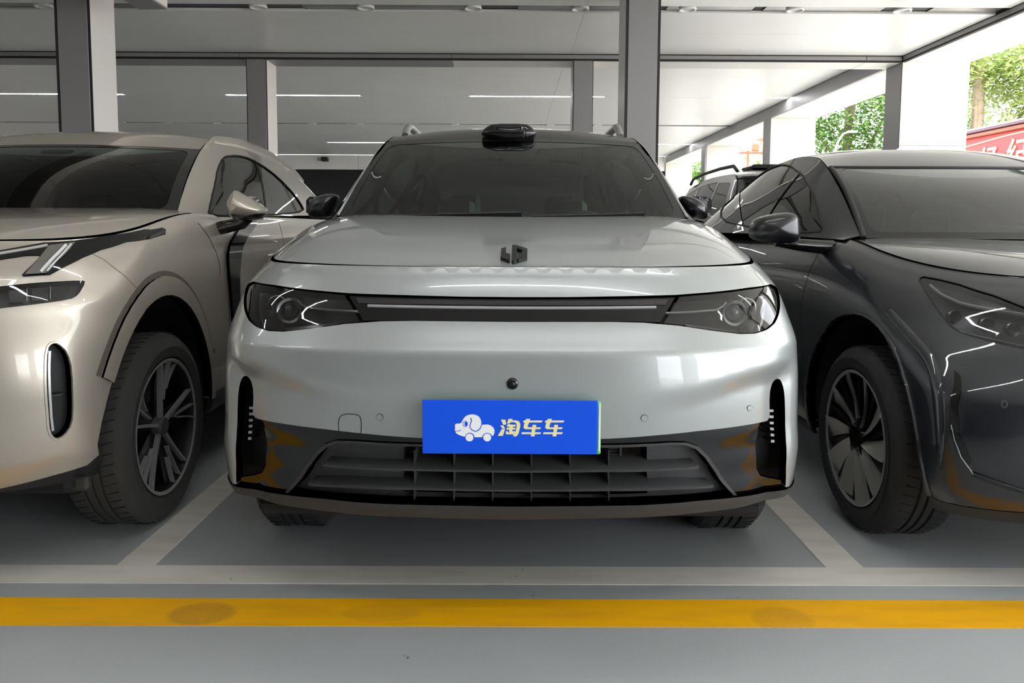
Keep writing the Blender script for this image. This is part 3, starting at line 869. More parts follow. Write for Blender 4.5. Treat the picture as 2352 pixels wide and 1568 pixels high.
def wheel(car, xf, yc, r, wd, style, side, rimr, name='wheel', dusty=False):
    """side=+1: outer face towards +x. Built around axis x."""
    c = (xf, yc, r)
    s = side
    wroot = bpy.data.objects.new(name, None); COL.objects.link(wroot)
    wroot.parent = car; wroot.location = Vector((xf, yc, r)) - Vector(wl(car)); WL[wroot.name] = np.array([xf, yc, r])
    sh = wd
    prof = [(rimr, -.012), (rimr + .012, .004), (rimr + .05, .012), (r - .055, .010), (r - .022, -.004), (r - .006, -.022), (r, -.05)]
    t = [(r, -.05)]
    for g in (.085, .118, .152):
        t += [(r, -g + .006), (r - .008, -g + .004), (r - .008, -g - .004), (r, -g - .006)]
    prof += t[1:] + [(r, -sh + .05), (r - .006, -sh + .022), (r - .03, -sh), (rimr, -sh + .02)]
    prof = [(a, h * s) for a, h in prof]
    ty = MB().lathe(prof, c, 'x', 72)
    mm = M_RUBBERD if dusty else M_RUBBER
    to = ty.build('tyre', mm, wroot, smooth=True, sharp=35)
    # tread blocks: cross grooves as thin dark bars at the shoulders
    tb = MB()
    for k in range(60):
        a = 2 * math.pi * k / 60
        for h0, h1 in ((-.028, -.075), (-.16, -.205)):
            pts = []
            for hh, da in ((h0, 0), (h1, .035)):
                pts.append((c[0] + hh * s, c[1] + (r + .0005) * math.cos(a + da), c[2] + (r + .0005) * math.sin(a + da)))
            tb.tube(pts, .0022, 4)
    tg = tb.build('tread_groove', M_WELL, wroot); tg['kind'] = 'stuff'
    # rim barrel and lip
    MB().lathe([(rimr - .012, -sh * s * .9), (rimr - .02, -.03 * s), (rimr - .012, -.004 * s), (rimr, 0), (rimr + .004, -.006 * s), (rimr, -.02 * s)], c, 'x', 72).build('rim_barrel', M_RIMDARK, wroot, smooth=True, sharp=35)
    MB().lathe([(rimr - .012, -.003 * s), (rimr - .006, .003 * s), (rimr + .002, .001 * s)], c, 'x', 72).build('rim_lip', M_ALU, wroot, smooth=True)
    MB().lathe([(.001, -.10 * s), (rimr * .72, -.10 * s), (rimr * .74, -.115 * s), (rimr * .74, -.13 * s)], c, 'x', 48).build('brake_disc', M_DISC, wroot, smooth=True, sharp=30)
    cal = MB()
    for k in range(8):
        a = rad(150 + k * 8)
        P = []
        for rr in (rimr * .5, rimr * .86): P.append((c[1] + rr * math.cos(a), c[2] + rr * math.sin(a)))
        P = np.array(P)
        cal.V += [(c[0] - .08 * s, P[0][0], P[0][1]), (c[0] - .08 * s, P[1][0], P[1][1]), (c[0] - .13 * s, P[0][0], P[0][1]), (c[0] - .13 * s, P[1][0], P[1][1])]
    for k in range(7):
        b = k * 4; cal.F += [(b, b + 1, b + 5, b + 4), (b + 2, b + 6, b + 7, b + 3), (b + 1, b + 3, b + 7, b + 5), (b, b + 4, b + 6, b + 2)]
    cal.F += [(0, 2, 3, 1), (28, 29, 31, 30)]
    cal.build('brake_caliper', M_RIMDARK, wroot)
    def spoke(a0, a1, r0, r1, w0, w1, d0, d1, th, material, nm='spoke', tw=0.0, parent=wroot):
        m = MB(); N = 7; V = []
        for i in range(N):
            t = i / (N - 1); rr = r0 + (r1 - r0) * t; a = a0 + (a1 - a0) * t; ww = (w0 + (w1 - w0) * t) / 2; dd = d0 + (d1 - d0) * (t ** 1.5)
            cs, sn = math.cos(a), math.sin(a); px, pz = -sn, cs
            for ww2, dz in ((-ww, -tw), (ww, tw), (ww * .7, tw - th), (-ww * .7, -tw - th)):
                V.append((c[0] + s * (dd + dz), c[1] + rr * cs + ww2 * px, c[2] + rr * sn + ww2 * pz))
        F = [(i * 4 + k, i * 4 + (k + 1) % 4, i * 4 + 4 + (k + 1) % 4, i * 4 + 4 + k) for i in range(N - 1) for k in range(4)] + [(3, 2, 1, 0), (N * 4 - 4, N * 4 - 3, N * 4 - 2, N * 4 - 1)]
        return m.add(V, F).build(nm, material, parent, smooth=True, sharp=40)
    if style == 'multi':
        # five groups: one long machined bar with two shorter parallel bars
        for k in range(5):
            a = rad(92 + 72 * k)
            spoke(a, a + rad(3), .035, rimr - .006, .015, .010, -.022, -.004, .02, M_ALU)
            for j, off in enumerate((13, 26)):
                rr0 = (.105, .15)[j]
                spoke(a - rad(off * .55 + 6), a - rad(off), rr0, rimr - .006, .007, .007, -.022, -.004, .018, M_ALU)
            spoke(a - rad(13), a - rad(16), .04, rimr - .008, .05, .15, -.05, -.03, .02, M_RIMDARK, nm='dark_web')
        MB().lathe([(.038, -.05 * s), (.038, -.018 * s), (.032, -.012 * s), (.001, -.010 * s)], c, 'x', 24).build('hub_cap', M_GREYRIM, wroot, smooth=True, sharp=30)
    elif style == 'turbine':
        MB().lathe([(.02, -.03 * s), (rimr - .012, -.03 * s)], c, 'x', 72).build('cover_disc', M_RIMDARK, wroot, smooth=True)
        for k in range(10):
            a = rad(6 + 36 * k)
            spoke(a, a + rad(-11), .05, rimr - .008, .026, .092, -.020, -.006, .014, M_BLADE, nm='blade', tw=.013)
            spoke(a + rad(14), a + rad(7), .055, rimr - .012, .014, .045, -.026, -.014, .010, M_RIMDARK, nm='dark_blade', tw=.006)
        MB().lathe([(.055, -.03 * s), (.055, -.010 * s), (.045, -.004 * s), (.001, -.004 * s)], c, 'x', 10).build('hub_cap', M_GLOSSBLK, wroot)
        for k in range(5):
            a = rad(20 + 72 * k)
            spoke(a, a, .02, .075, .030, .022, -.006, -.010, .012, M_GLOSSBLK, nm='hub_arm')
    else:
        for k in range(5):
            a = rad(90 + 72 * k)
            for o in (-9, 9):
                spoke(a + rad(o * .4), a + rad(o), .04, rimr - .006, .03, .026, -.03, -.006, .03, M_SATIN)
        MB().lathe([(.06, -.06 * s), (.06, -.018 * s), (.001, -.010 * s)], c, 'x', 24).build('hub_cap', M_GLOSSBLK, wroot, smooth=True, sharp=30)
    return wroot

def copy_tree(o, parent, loc=None, rz=None):
    c = o.copy(); COL.objects.link(c); c.parent = parent
    if loc is not None: c.location = loc
    if rz is not None: c.rotation_euler = (0, 0, rz)
    for ch in list(o.children):
        copy_tree(ch, c)
    return c

def well(car, ring, yc, zc, r, side, depth=0.30, fx=1.0):
    """wheel-well liner: half drum open downwards"""
    W = float(ring.cols(np.array([.6]))[1][0])
    x1 = ring.xc + side * (W - .012); x0 = ring.xc + side * (W - depth)
    V = []; n = 20
    for k in range(n + 1):
        a = rad(-25 + 230 * k / n)
        y, z = yc + r * fx * math.cos(a), max(.31, zc + r * math.sin(a))
        uu, vv = ring.from_yz(y, z, side)
        xs = side * (abs(float(ring.pt(uu, vv)[0][0]) - ring.xc) - .02)
        V.append((ring.xc + xs, y, z)); V.append((x0, y, z))
    F = [(2 * k, 2 * k + 1, 2 * k + 3, 2 * k + 2) for k in range(n)]
    V.append((x0, yc, .31)); F += [(2 * k + 1, len(V) - 1, 2 * k + 3) for k in range(n)]
    return mk('wheel_well', V, F, M_WELL, car)

def arch_poly(ring, yc, zc, r, side, zb, n=26, a0=-20, a1=200, fx=1.0):
    P = []
    for k in range(n + 1):
        a = rad(a0 + (a1 - a0) * k / n)
        y, z = yc + r * fx * math.cos(a), zc + r * math.sin(a)
        P.append((y, max(z, zb)))
    return [ring.from_yz(y, z, side) for y, z in P]

def ellipsoid(c, R, e=1.0, n=(20, 14), fn=None):
    V = []; F = []
    nu, nv = n
    def pw(x): return math.copysign(abs(x) ** e, x)
    for j in range(nv + 1):
        th = -math.pi / 2 + math.pi * j / nv
        for i in range(nu):
            a = 2 * math.pi * i / nu
            p = [R[0] * pw(math.cos(th)) * pw(math.cos(a)), R[1] * pw(math.cos(th)) * pw(math.sin(a)), R[2] * pw(math.sin(th))]
            if fn: p = fn(p)
            V.append((c[0] + p[0], c[1] + p[1], c[2] + p[2]))
    F = [(j * nu + i, j * nu + (i + 1) % nu, (j + 1) * nu + (i + 1) % nu, (j + 1) * nu + i) for j in range(nv) for i in range(nu)]
    return V, F

def seat(car, xc, y, z):
    r = bpy.data.objects.new('seat', None); COL.objects.link(r); r.parent = car
    r.location = Vector((xc, y, z)) - Vector(wl(car)); WL[r.name] = np.array([xc, y, z])
    MB().bbox(xc - .25, xc + .25, y - .25, y + .25, z, z + .16, .05).build('cushion', M_SEAT, r, smooth=True, sharp=60)
    m = MB()
    P = np.array([[[xc + sx * (.24 - .05 * t), y + .24 + .26 * t + d, z + .1 + .6 * t] for sx in (-1, -.4, .4, 1)] for t in (0, .3, .7, 1) for d in (0,)])
    V = []; F = []
    for t in (0, .33, .66, 1):
        wv = .25 - .05 * t; yy = y + .22 + .20 * t; zz = z + .1 + .58 * t
        V += [(xc - wv, yy, zz), (xc + wv, yy, zz), (xc + wv, yy + .12, zz), (xc - wv, yy + .12, zz)]
    F = [(i * 4 + k, i * 4 + (k + 1) % 4, i * 4 + 4 + (k + 1) % 4, i * 4 + 4 + k) for i in range(3) for k in range(4)] + [(12, 13, 14, 15), (3, 2, 1, 0)]
    m.add(V, F).build('backrest', M_SEAT, r)
    MB().bbox(xc - .12, xc + .12, y + .40, y + .50, z + .70, z + .88, .035).build('headrest', M_SEAT, r, smooth=True, sharp=60)

def interior(car, xc, y0, zb, hw, drive=1):
    """dashboard, steering wheel, seats, floor pan"""
    V = []; 
    prof = [(y0 - .02, zb - .05), (y0 + .25, zb - .03), (y0 + .42, zb - .06), (y0 + .50, zb - .16), (y0 + .48, zb - .5)]
    xs = np.linspace(-hw + .06, hw - .06, 9)
    P = np.array([[(xc + x, y + .10 * (x / hw) ** 2, z - .02 * (x / hw) ** 2) for x in xs] for y, z in prof])
    MB().grid(P).build('dashboard', M_INT, car, smooth=True)
    sx = xc + drive * .36
    ring_pts = [(sx + .19 * math.cos(a), y0 + .62 - .06 * math.sin(a), zb - .08 + .17 * math.sin(a)) for a in np.linspace(0, 2 * math.pi, 28, endpoint=False)]
    MB().tube(ring_pts, .016, 8, closed=True).bbox(sx - .07, sx + .07, y0 + .57, y0 + .66, zb - .13, zb - .04, .02).bbox(sx - .18, sx + .18, y0 + .60, y0 + .63, zb - .10, zb - .07, .005).build('steering_wheel', M_DARKPL, car, smooth=True, sharp=50)
    for sg in (-1, 1): seat(car, xc + sg * .36, y0 + 1.15, zb - .68)
    seat(car, xc - .36, y0 + 2.0, zb - .62); seat(car, xc + .36, y0 + 2.0, zb - .62)
    MB().box(xc - hw + .05, xc + hw - .05, y0 - .1, y0 + 3.0, zb - .75, zb - .70).build('floor_pan', M_INT, car)
# ------------------------------------------------------------------ shared car helpers
def mirror_chain(ch):
    return ch + [(-u, v) for u, v in ch[::-1] if abs(u) > 1e-6]
def sym(ch):
    """closed outline symmetric about u=0 from its right-hand half (starts and ends on the centre line)"""
    ch = [(0.0, ch[0][1])] + ch[1:-1] + [(0.0, ch[-1][1])]
    return ch + [(-u, v) for u, v in ch[1:-1][::-1]]
def flipu(ch): return [(-u, v) for u, v in ch][::-1]

def decal(name, S, polys, th, material, parent, off=0.001, px=True, nrm=None, smoothn=0, **kw):
    """flat raised shapes: outlines drawn on a surface and given thickness"""
    m = MB(); 
    for poly in polys:
        if smoothn: poly = smooth_poly(poly, smoothn)
        K = len(poly)
        r = delaunay_2d_cdt([Vector((p[0], p[1])) for p in poly], [(i, (i + 1) % K) for i in range(K)], [], 0, 1e-7)
        vs = np.array([tuple(v) for v in r[0]]); T = [t for t in r[2]]
        C = np.array([vs[list(t)].mean(0) for t in T]); ins = inside(C, poly)
        T = [t for t, k in zip(T, ins) if k]
        uv = np.array([S.uv(*p) for p in vs] if px else vs)
        P = S.S(uv[:, 0], uv[:, 1]); n = S.N(uv[:, 0], uv[:, 1])
        A = P + n * (off + th)
        a, b, c = A[T[0][0]], A[T[0][1]], A[T[0][2]]
        if np.dot(np.cross(b - a, c - a), n[0]) < 0: T = [t[::-1] for t in T]
        m.add(A, T)
        q = np.array([S.uv(*p) for p in poly] if px else poly)
        P = S.S(q[:, 0], q[:, 1]); n = S.N(q[:, 0], q[:, 1])
        m.add(np.concatenate([P + n * (off - .002), P + n * (off + th)]), [(i, (i + 1) % K, K + (i + 1) % K, K + i) for i in range(K)])
    return m.build(name, material, parent, **kw)

class Plane(Surf):
    def __init__(s, o, a, b):
        s.o, s.a, s.b = map(lambda q: np.array(q, float), (o, a, b)); s.urange = (-1, 1); s.vrange = (-1, 1)
    def S(s, u, v):
        u = np.asarray(u, float)[:, None]; v = np.asarray(v, float)[:, None]
        return s.o + u * s.a + v * s.b

def pillow(name, pts, Y, prof, material, parent, smoothn=2, axis=None, **kw):
    """rounded housing: a front outline (photo pixels at depth Y) swept through scaled stations"""
    pts = smooth_poly(pts, smoothn)
    P = np.array([at(px, py, Y) for px, py in pts]); c = P.mean(0)
    V = []; K = len(P)
    sh = np.array(axis if axis is not None else (0, 1, 0), float)
    for sc, d in prof:
        V += [tuple(c + (p - c) * sc + sh * d) for p in P]
    F = [(i * K + k, i * K + (k + 1) % K, (i + 1) * K + (k + 1) % K, (i + 1) * K + k) for i in range(len(prof) - 1) for k in range(K)]
    V.append(tuple(c + sh * prof[0][1])); V.append(tuple(c + sh * prof[-1][1]))
    F += [(len(V) - 2, (k + 1) % K, k) for k in range(K)] + [(len(V) - 1, (len(prof) - 1) * K + k, (len(prof) - 1) * K + (k + 1) % K) for k in range(K)]
    return mk(name, V, F, material, parent, smooth=True, sharp=55, **kw)
PIL = [(.0, -.055), (.35, -.053), (.62, -.044), (.82, -.028), (.94, -.012), (1.0, .01), (1.0, .05), (.97, .08), (.90, .085)]

def cabin_parts(car, xc, ring, cab, scr, roofy, crown, paint, roofmat, glass, sideglass, win_polys, hood=None, pillar=None, sweep=.10):
    """pillars, roof, side frames, glass"""
    pillar = pillar or paint
    panel('windscreen', scr, [(-1, 0), (1, 0), (1, 1), (-1, 1)], glass, car, h=(.06, .06), thick=0.004)
    rf = Roof(cab, roofy, cab.rail[-1, 0], crown, sweep)
    yend = cab.rail[-1, 0]
    y_rg = roofy + (yend - roofy) * .68
    panel('roof', rf, [(-1, roofy), (1, roofy), (1, y_rg), (-1, y_rg)], roofmat, car, h=(.06, .05), thick=.01)
    panel('tailgate', rf, [(-1, y_rg + .004), (1, y_rg + .004), (1, yend), (-1, yend)], paint, car, h=(.06, .05), thick=.01)
    panel('rear_window', rf, [(-.86, y_rg + .05), (.86, y_rg + .05), (.80, yend - .12), (-.80, yend - .12)], M_PRIV, car, h=(.08, .05), off=.003, thick=.004)
    for sd in (1, -1):
        S = Side(cab, sd)
        y0, y1 = cab.rail[0, 0], cab.rail[-1, 0]
        polys = win_polys(S, sd)
        h = (.06, .08)
        panel('window_frame', S, [(y0 + .01, 0), (y1, 0), (y1, 1), (y0 + .01, 1)], pillar, car, holes=polys, h=h, thick=.02)
        for q in polys:
            panel('side_window', S, q, sideglass, car, h=h, off=-.004, thick=.004)
    return rf

def mirror_uvwin(S0, polys):
    return polys

def screen_frame(car, scr, material, w=.06, wb=.10, wt=.05):
    """opaque printed border around the glass, with the pillar trims"""
    panel('windscreen_border', scr, [(-1, 0), (1, 0), (1, 1), (-1, 1)], material, car, holes=[rrect(-1 + w, 1 - w, wb, 1 - wt, .06, .10)], h=(.04, .04), off=.0015, thick=.003)

# ==================================================================== the silver car
M_SILVER = mat('silver_paint', rgb(172, 175, 174), 0.32, metal=0.4, coat=1.0, coat_rough=0.03, spec=0.5)
car = thing('car', (0, 4.5, 0), 'silver grey SUV with a blue plate parked in the middle bay, nose to the viewer', 'car')
MAIN = car
rowsM = [(.24, 2.29, .925, .55, 3.2), (.30, 2.235, .956, .56, 3.2), (.35, 2.20, .967, .57, 3.2), (.45, 2.165, .967, .58, 3.2),
         (.58, 2.135, .958, .60, 3.1), (.70, 2.12, .950, .60, 3.1), (.80, 2.125, .948, .60, 3.0), (.818, 2.128, .947, .60, 3.0), (.835, 2.138, .945, .60, 3.0),
         (.90, 2.178, .935, .62, 3.0), (.975, 2.21, .918, .64, 2.9), (1.03, 2.245, .885, .66, 2.8), (1.056, 2.275, .862, .66, 2.8)]
def riseM(y): return .135 * sstep(np.asarray(y, float), 2.55, 3.5)
def dentM(a, v, x, y):
    zt = .64 + .06 * sstep(x, .4, .8)
    d = .040 * sstep(x, .30, .76) * (1 - sstep(x, .835, .895)) * (1 - sstep(v - zt, 0, .085))
    d = d + .018 * sstep(x, .50, .74) * (1 - sstep(x, .80, .885)) * (1 - sstep(v, .50, .57)) * sstep(v, .34, .44)
    return np.where(a < 1.0, d, 0) 
RM = Ring(0.0, rowsM, 6.86, rise=riseM, dent=dentM)
ARY, ARZ, ARR = 3.02, .375, .435
ARY2 = ARY + 2.93
low = RM.uvs([(1176, 1011), (1300, 1010), (1400, 1007), (1500, 1000), (1600, 990), (1700, 978), (1762, 966)])
notch = RM.uvs([(1768, 958), (1767, 905), (1773, 880), (1784, 868), (1794, 872), (1800, 890), (1803, 920), (1804, 1000), (1805, 1060), (1804, 1118)])
notch = smooth_poly(notch, 1, closed=False)
zfin = notch[-1][1]
fin = [(notch[-1][0] + .012, zfin - .004)]
fin += [(1.0, zfin - .01)]
a1 = arch_poly(RM, ARY, ARZ, ARR, 1, .36, a0=205, a1=-25)
a2 = arch_poly(RM, ARY2, ARZ, ARR, 1, .36, a0=205, a1=-25)
a1 = [p for p in a1 if p[1] > zfin + .005]
chain = [(0.0, low[0][1])] + low[1:] + notch + fin + a1 + [(a1[-1][0], .36)] + [(a2[0][0], .36)] + a2 + [(2.999, .36), (2.999, RM.z1)]
lampR = RM.uvs([(1176, 682), (1300, 682), (1420, 680), (1550, 677), (1640, 670), (1720, 660), (1770, 652), (1784, 660), (1790, 680), (1792, 700), (1789, 722), (1780, 742), (1762, 757), (1735, 766), (1700, 767), (1640, 760), (1560, 748), (1480, 741), (1400, 739), (1280, 739), (1176, 739)])
lampR[0] = (0.0, lampR[0][1]); lampR[-1] = (0.0, lampR[-1][1])
lamp_hole = lampR + [(-u, v) for u, v in lampR[1:-1][::-1]]
outer = chain + [(-u, v) for u, v in chain[1:][::-1]]
panel('body_shell', RM, outer, M_SILVER, car, holes=[lamp_hole], h=(.016, .013), thick=.03, hthick=.06)
# seam between fascia and fender, and fuel-side door seams
for sd in (1, -1):
    def yz(pts): return [RM.from_yz(y, z, sd) for y, z in pts]
    ribbon('door_seam', RM, yz([(3.62, 1.18), (3.60, .9), (3.55, .6), (3.55, .38)]), .005, M_GAP, car, off=.0005)
    ribbon('door_seam', RM, yz([(4.62, 1.18), (4.62, .8), (4.66, .38)]), .005, M_GAP, car, off=.0005)
    ribbon('door_seam', RM, yz([(5.60, 1.18), (5.58, .9), (5.42, .72), (5.40, .38)]), .005, M_GAP, car, off=.0005)
    for yh in (4.35, 5.35):
        ribbon('door_handle', RM, yz([(yh - .11, .98), (yh + .11, .985)]), .03, M_SILVER, car, off=.001, hgt=.01)
    ribbon('sill_cladding', RM, yz([(3.50, .33), (5.48, .33)]), .09, M_MATTBLK, car, off=-.006, hgt=.012)
# bonnet
HM = Hood(RM, [(2.275, 1.056), (2.36, 1.082), (2.5, 1.108), (2.75, 1.150), (3.0, 1.188), (3.3, 1.224), (3.6, 1.245)], 3.25, p=9)
panel('bonnet', HM, HM.outline(.010, 3.25, .18), M_SILVER, car, h=(.03, .03), thick=.012)
panel('cowl', HM, [(-.845, 3.38), (-.4, 3.22), (0, 3.18), (.4, 3.22), (.845, 3.38), (.845, 3.62), (-.845, 3.62)], M_DARKPL, car, h=(.06, .06), off=-.014, thick=0)
# emblem on the bonnet (its three raised pieces)
def ez(pts, x0=1120, y0=540, k=15.683): return [(x0 + a / k, y0 + b / k) for a, b in pts]
M_BADGE = mat('badge_black', rgb(34, 34, 33), 0.6, spec=.3)
decal('emblem', HM, [ez([(490, 605), (665, 545), (660, 765), (810, 805), (800, 1005), (740, 1010), (470, 900)]),
                     ez([(880, 480), (975, 465), (1065, 490), (1060, 1030), (930, 1060), (865, 1020)]),
                     ez([(1065, 490), (1430, 605), (1425, 910), (1110, 1010), (1065, 990), (1090, 800), (1245, 745), (1245, 655), (1065, 590)])],
      .012, M_BADGE, car, off=.0)
# ---- light bar and headlamps
panel('lamp_housing', RM, lamp_hole, M_DARKPL, car, h=(.03, .02), off=-.055, thick=0)
barR = RM.uvs([(1176, 686), (1400, 685), (1552, 681), (1518, 738), (1400, 736), (1176, 736)])
M_BAR = mat('smoked_bar_cover', rgb(14, 14, 16), 0.08, spec=0.5)
panel('light_bar', RM, sym(barR), M_BAR, car, h=(.03, .02), off=-.006, thick=.02)
ups = RM.uvs([(1176, 690), (1400, 689), (1536, 686), (1528, 699), (1176, 700)])
panel('bar_upper_insert', RM, sym(ups), mat('bar_insert_grey', rgb(52, 50, 51), 0.3, spec=.4), car, h=(.03, .02), off=-.003, thick=.002)
ln = RM.uvs([(1176, 706), (1340, 706), (1508, 704)])
ribbon('light_strip', RM, flipu(ln)[:-1] + [(0, ln[0][1])] + ln[1:], .009, mat('light_strip', rgb(160, 158, 160), 0.3), car, off=-.004, hgt=.003)
lensR = RM.uvs([(1562, 680), (1640, 673), (1720, 663), (1768, 655), (1781, 663), (1787, 682), (1788, 702), (1785, 721), (1776, 740), (1760, 754), (1735, 762), (1700, 763), (1640, 756), (1560, 744), (1526, 740), (1543, 712)])
M_REFL = mat('lamp_reflector', rgb(120, 118, 116), 0.18, metal=0.9)
M_BEZ = mat('lamp_bezel', rgb(40, 40, 42), 0.25, metal=.5)
M_LGUIDE = mat('light_guide', rgb(205, 205, 205), 0.25, coat=1.0)
for sd in (1, -1):
    ll = lensR if sd > 0 else flipu(lensR)
    hl = panel('headlamp_lens', RM, ll, M_LENS, car, h=(.02, .015), off=-.004, thick=.004)
    def mp(pts):
        q = RM.uvs(pts); return q if sd > 0 else [(-u, v) for u, v in q]
    # inner module bezels
    panel('lamp_bezel', RM, mp([(1556, 686), (1668, 676), (1672, 694), (1655, 704), (1545, 710)]), M_BEZ, car, h=(.02, .015), off=-.026, thick=.02)
    ribbon('light_guide', RM, mp([(1528, 714), (1600, 711), (1654, 706), (1668, 698), (1676, 688)]), .007, M_LGUIDE, car, off=-.02, hgt=.004)
    panel('lamp_reflector', RM, mp([(1742, 668), (1775, 664), (1782, 690), (1778, 728), (1760, 750), (1738, 758), (1735, 720)]), M_REFL, car, h=(.02, .015), off=-.036, thick=.01)
    ribbon('lamp_fin', RM, mp([(1733, 672), (1730, 700), (1722, 735), (1712, 757)]), .010, M_BEZ, car, off=-.03, hgt=.012)
    panel('lamp_floor', RM, mp([(1580, 736), (1700, 748), (1735, 752), (1725, 762), (1690, 763), (1600, 752)]), M_REFL, car, h=(.02, .015), off=-.03, thick=.01)
    for (px_, py_, rr) in ((1700, 708, .030),):
        q = mp([(px_, py_)])[0]; P = RM.pt(*q, off=-.034)[0]; n = RM.N(np.array([q[0]]), np.array([q[1]]))[0]
        V, F = ellipsoid((0, 0, 0), (rr * .8, rr * .8, rr * .8)); V = [(P[0] + a, P[1] + b, P[2] + c) for a, b, c in V]
        pr = mk('projector_lens', V, F, mat('projector_glass', rgb(70, 72, 78), 0.03, coat=1.0, spec=1.0), car, smooth=True)
        cP = P + np.array([0, -.006, 0])
        MB().lathe([(rr * .88, 0), (rr * 1.0, -.012), (rr * 1.22, -.016), (rr * 1.3, -.006), (rr * 1.3, .02)], tuple(cP), 'y', 28).build('projector_bezel', M_SATIN, pr, smooth=True, sharp=40)
    q = mp([(1735, 690)])[0]; P = RM.pt(*q, off=-.045)[0]
    MB().lathe([(.006, .0), (.028, -.02), (.031, -.018)], tuple(P), 'y', 20).build('indicator_bowl', M_CHROME, car, smooth=True)
# ---- lower bumper, grille
lipb = RM.uvs([(1176, 1182), (1400, 1179), (1600, 1164), (1700, 1150), (1780, 1131)])
lowtop = [(u, v + .015) for u, v in low]
sidepts = [(notch[-1][0] - .002, v) for v in (.62, .5, .40)]
lowR = lowtop + RM.uvs([(1748, 985), (1745, 1010), (1744, 1080), (1752, 1095), (1770, 1102), (1790, 1106)]) + [(notch[-1][0] + .01, zfin + .006)] + lipb[::-1]
grR = RM.uvs([(1176, 1028), (1400, 1030), (1540, 1024), (1575, 1024), (1600, 1033), (1622, 1052), (1645, 1085), (1672, 1122), (1690, 1142), (1650, 1154), (1500, 1163), (1176, 1168)])
gr = sym(grR)
panel('lower_bumper', RM, sym(lowR), M_GLOSSBLK, car, holes=[gr], h=(.014, .012), off=-.012, thick=.01, hthick=.05)
panel('grille_surround', RM, sym(RM.uvs([(1176, 1022), (1400, 1024), (1540, 1018), (1580, 1018), (1608, 1028), (1630, 1050), (1655, 1085), (1682, 1122), (1700, 1146), (1650, 1160), (1500, 1170), (1176, 1174)])), M_MATTBLK, car, holes=[gr], h=(.03, .02), off=-.006, thick=.01, hthick=.03)
panel('grille_back', RM, gr, M_MATTBLK, car, h=(.04, .03), off=-.045, thick=0,
      holes=[[(u, v) for u, v in RM.uvs([(920, 1040), (1498, 1036), (1498, 1156), (920, 1152)])]])
panel('duct_wall', RM, RM.uvs([(900, 1025), (1515, 1025), (1515, 1168), (900, 1168)]), M_BLACKWALL, car, h=(.05, .03), off=-.16, thick=0)
# radiator slats
for k in range(17):
    py_ = 1040 + 6.6 * k
    l = RM.uvs([(918, py_ + 1), (1176, py_ + 2), (1438, py_)])
    ribbon('radiator_slat', RM, l, .004, M_MATTBLK, car, off=-.085, hgt=.010, h=(.08, .08))
ribbon('radiator_frame', RM, RM.uvs([(918, 1040), (918, 1108), (1438, 1107), (1438, 1040)]), .012, M_MATTBLK, car, off=-.08, hgt=.012, closed=True)
for k, pyc in enumerate((1083, 1127)):
    l = RM.uvs([(1176, pyc + 1), (1400, pyc - 1), (1540, pyc - 4), (1606 if k == 0 else 1640, pyc - 9)])
    full = [(-u, v) for u, v in l[1:][::-1]] + [(0, l[0][1])] + l[1:]
    V, F = ribbon('x', RM, full, .012, M_MATTBLK, car, off=-.012, hgt=.010, build=False)
    mk('grille_blade', V, F, M_MATTBLK, car, smooth=True, sharp=40)
    ribbon('blade_root', RM, full, .020, M_MATTBLK, car, off=-.046, hgt=.034)
for px_ in (949, 1041, 1131, 1221, 1311, 1401):
    ribbon('grille_rib', RM, RM.uvs([(px_, 1042), (px_, 1162)]), .005, M_MATTBLK, car, off=-.055, hgt=.035)
# front lip
lipR = RM.uvs([(1176, 1161), (1400, 1159), (1600, 1148), (1700, 1139), (1780, 1126)]) + [(.84, zfin - .006), (1.0, zfin - .010), (1.10, zfin - .012), (1.10, zfin - .035), (1.0, zfin - .045), (.85, zfin - .048)] + RM.uvs([(1780, 1142), (1700, 1162), (1600, 1175), (1400, 1187), (1176, 1191)])
panel('front_lip', RM, sym(lipR), M_MATTBLK, car, h=(.025, .02), off=.004, thick=.02)
# vents with small light squares beside the fins
M_LITSQ = mat('small_chrome_square', rgb(170, 170, 172), 0.3, metal=.4)
vent = RM.uvs([(1764, 958), (1763, 900), (1772, 872), (1785, 862), (1797, 866), (1804, 888), (1807, 930), (1806, 1112), (1750, 1112), (1730, 1090), (1732, 980)])
for sd in (1, -1):
    vv = vent if sd > 0 else flipu(vent)
    panel('corner_vent', RM, vv, M_BLACKWALL, car, h=(.02, .02), off=-.085, thick=0)
    for k in range(6):
        px_, py_ = 1784, 948 + 14 * k
        q = RM.uvs([(px_ - 4, py_ - 3), (px_ + 4, py_ - 3), (px_ + 4, py_ + 3), (px_ - 4, py_ + 3)])
        q = q if sd > 0 else flipu(q)
        panel('vent_square', RM, q, M_LITSQ, car, h=(.02, .02), off=-.022, thick=.05)
# sensors, tow cover, camera
def sensor(px_, py_, r, material=M_SILVER):
    u, v = RM.uv(px_, py_); P = RM.pt(u, v)[0]
    circ = []
    for k in range(20):
        a = 2 * math.pi * k / 20
        circ.append(RM.uv(px_ + r * math.cos(a), py_ + r * math.sin(a)))
    s = panel('parking_sensor', RM, circ, material, car, h=(.03, .03), off=.0015, thick=.003)
    ribbon('sensor_ring', RM, circ, .0022, M_GAP, s, off=.0008, closed=True)
sensor(872, 958, 7.5); sensor(1480, 960, 7.5); sensor(1722, 937, 6)
tow = RM.uvs(smooth_poly([(777, 966), (782, 955), (793, 950), (818, 951), (827, 956), (830, 968), (830, 990), (826, 1001), (784, 1000), (778, 990)], 1))
ribbon('tow_cover_seam', RM, tow, .0022, M_GAP, car, off=.0006, closed=True)
q = RM.uv(1177, 881); P = RM.pt(*q)[0]
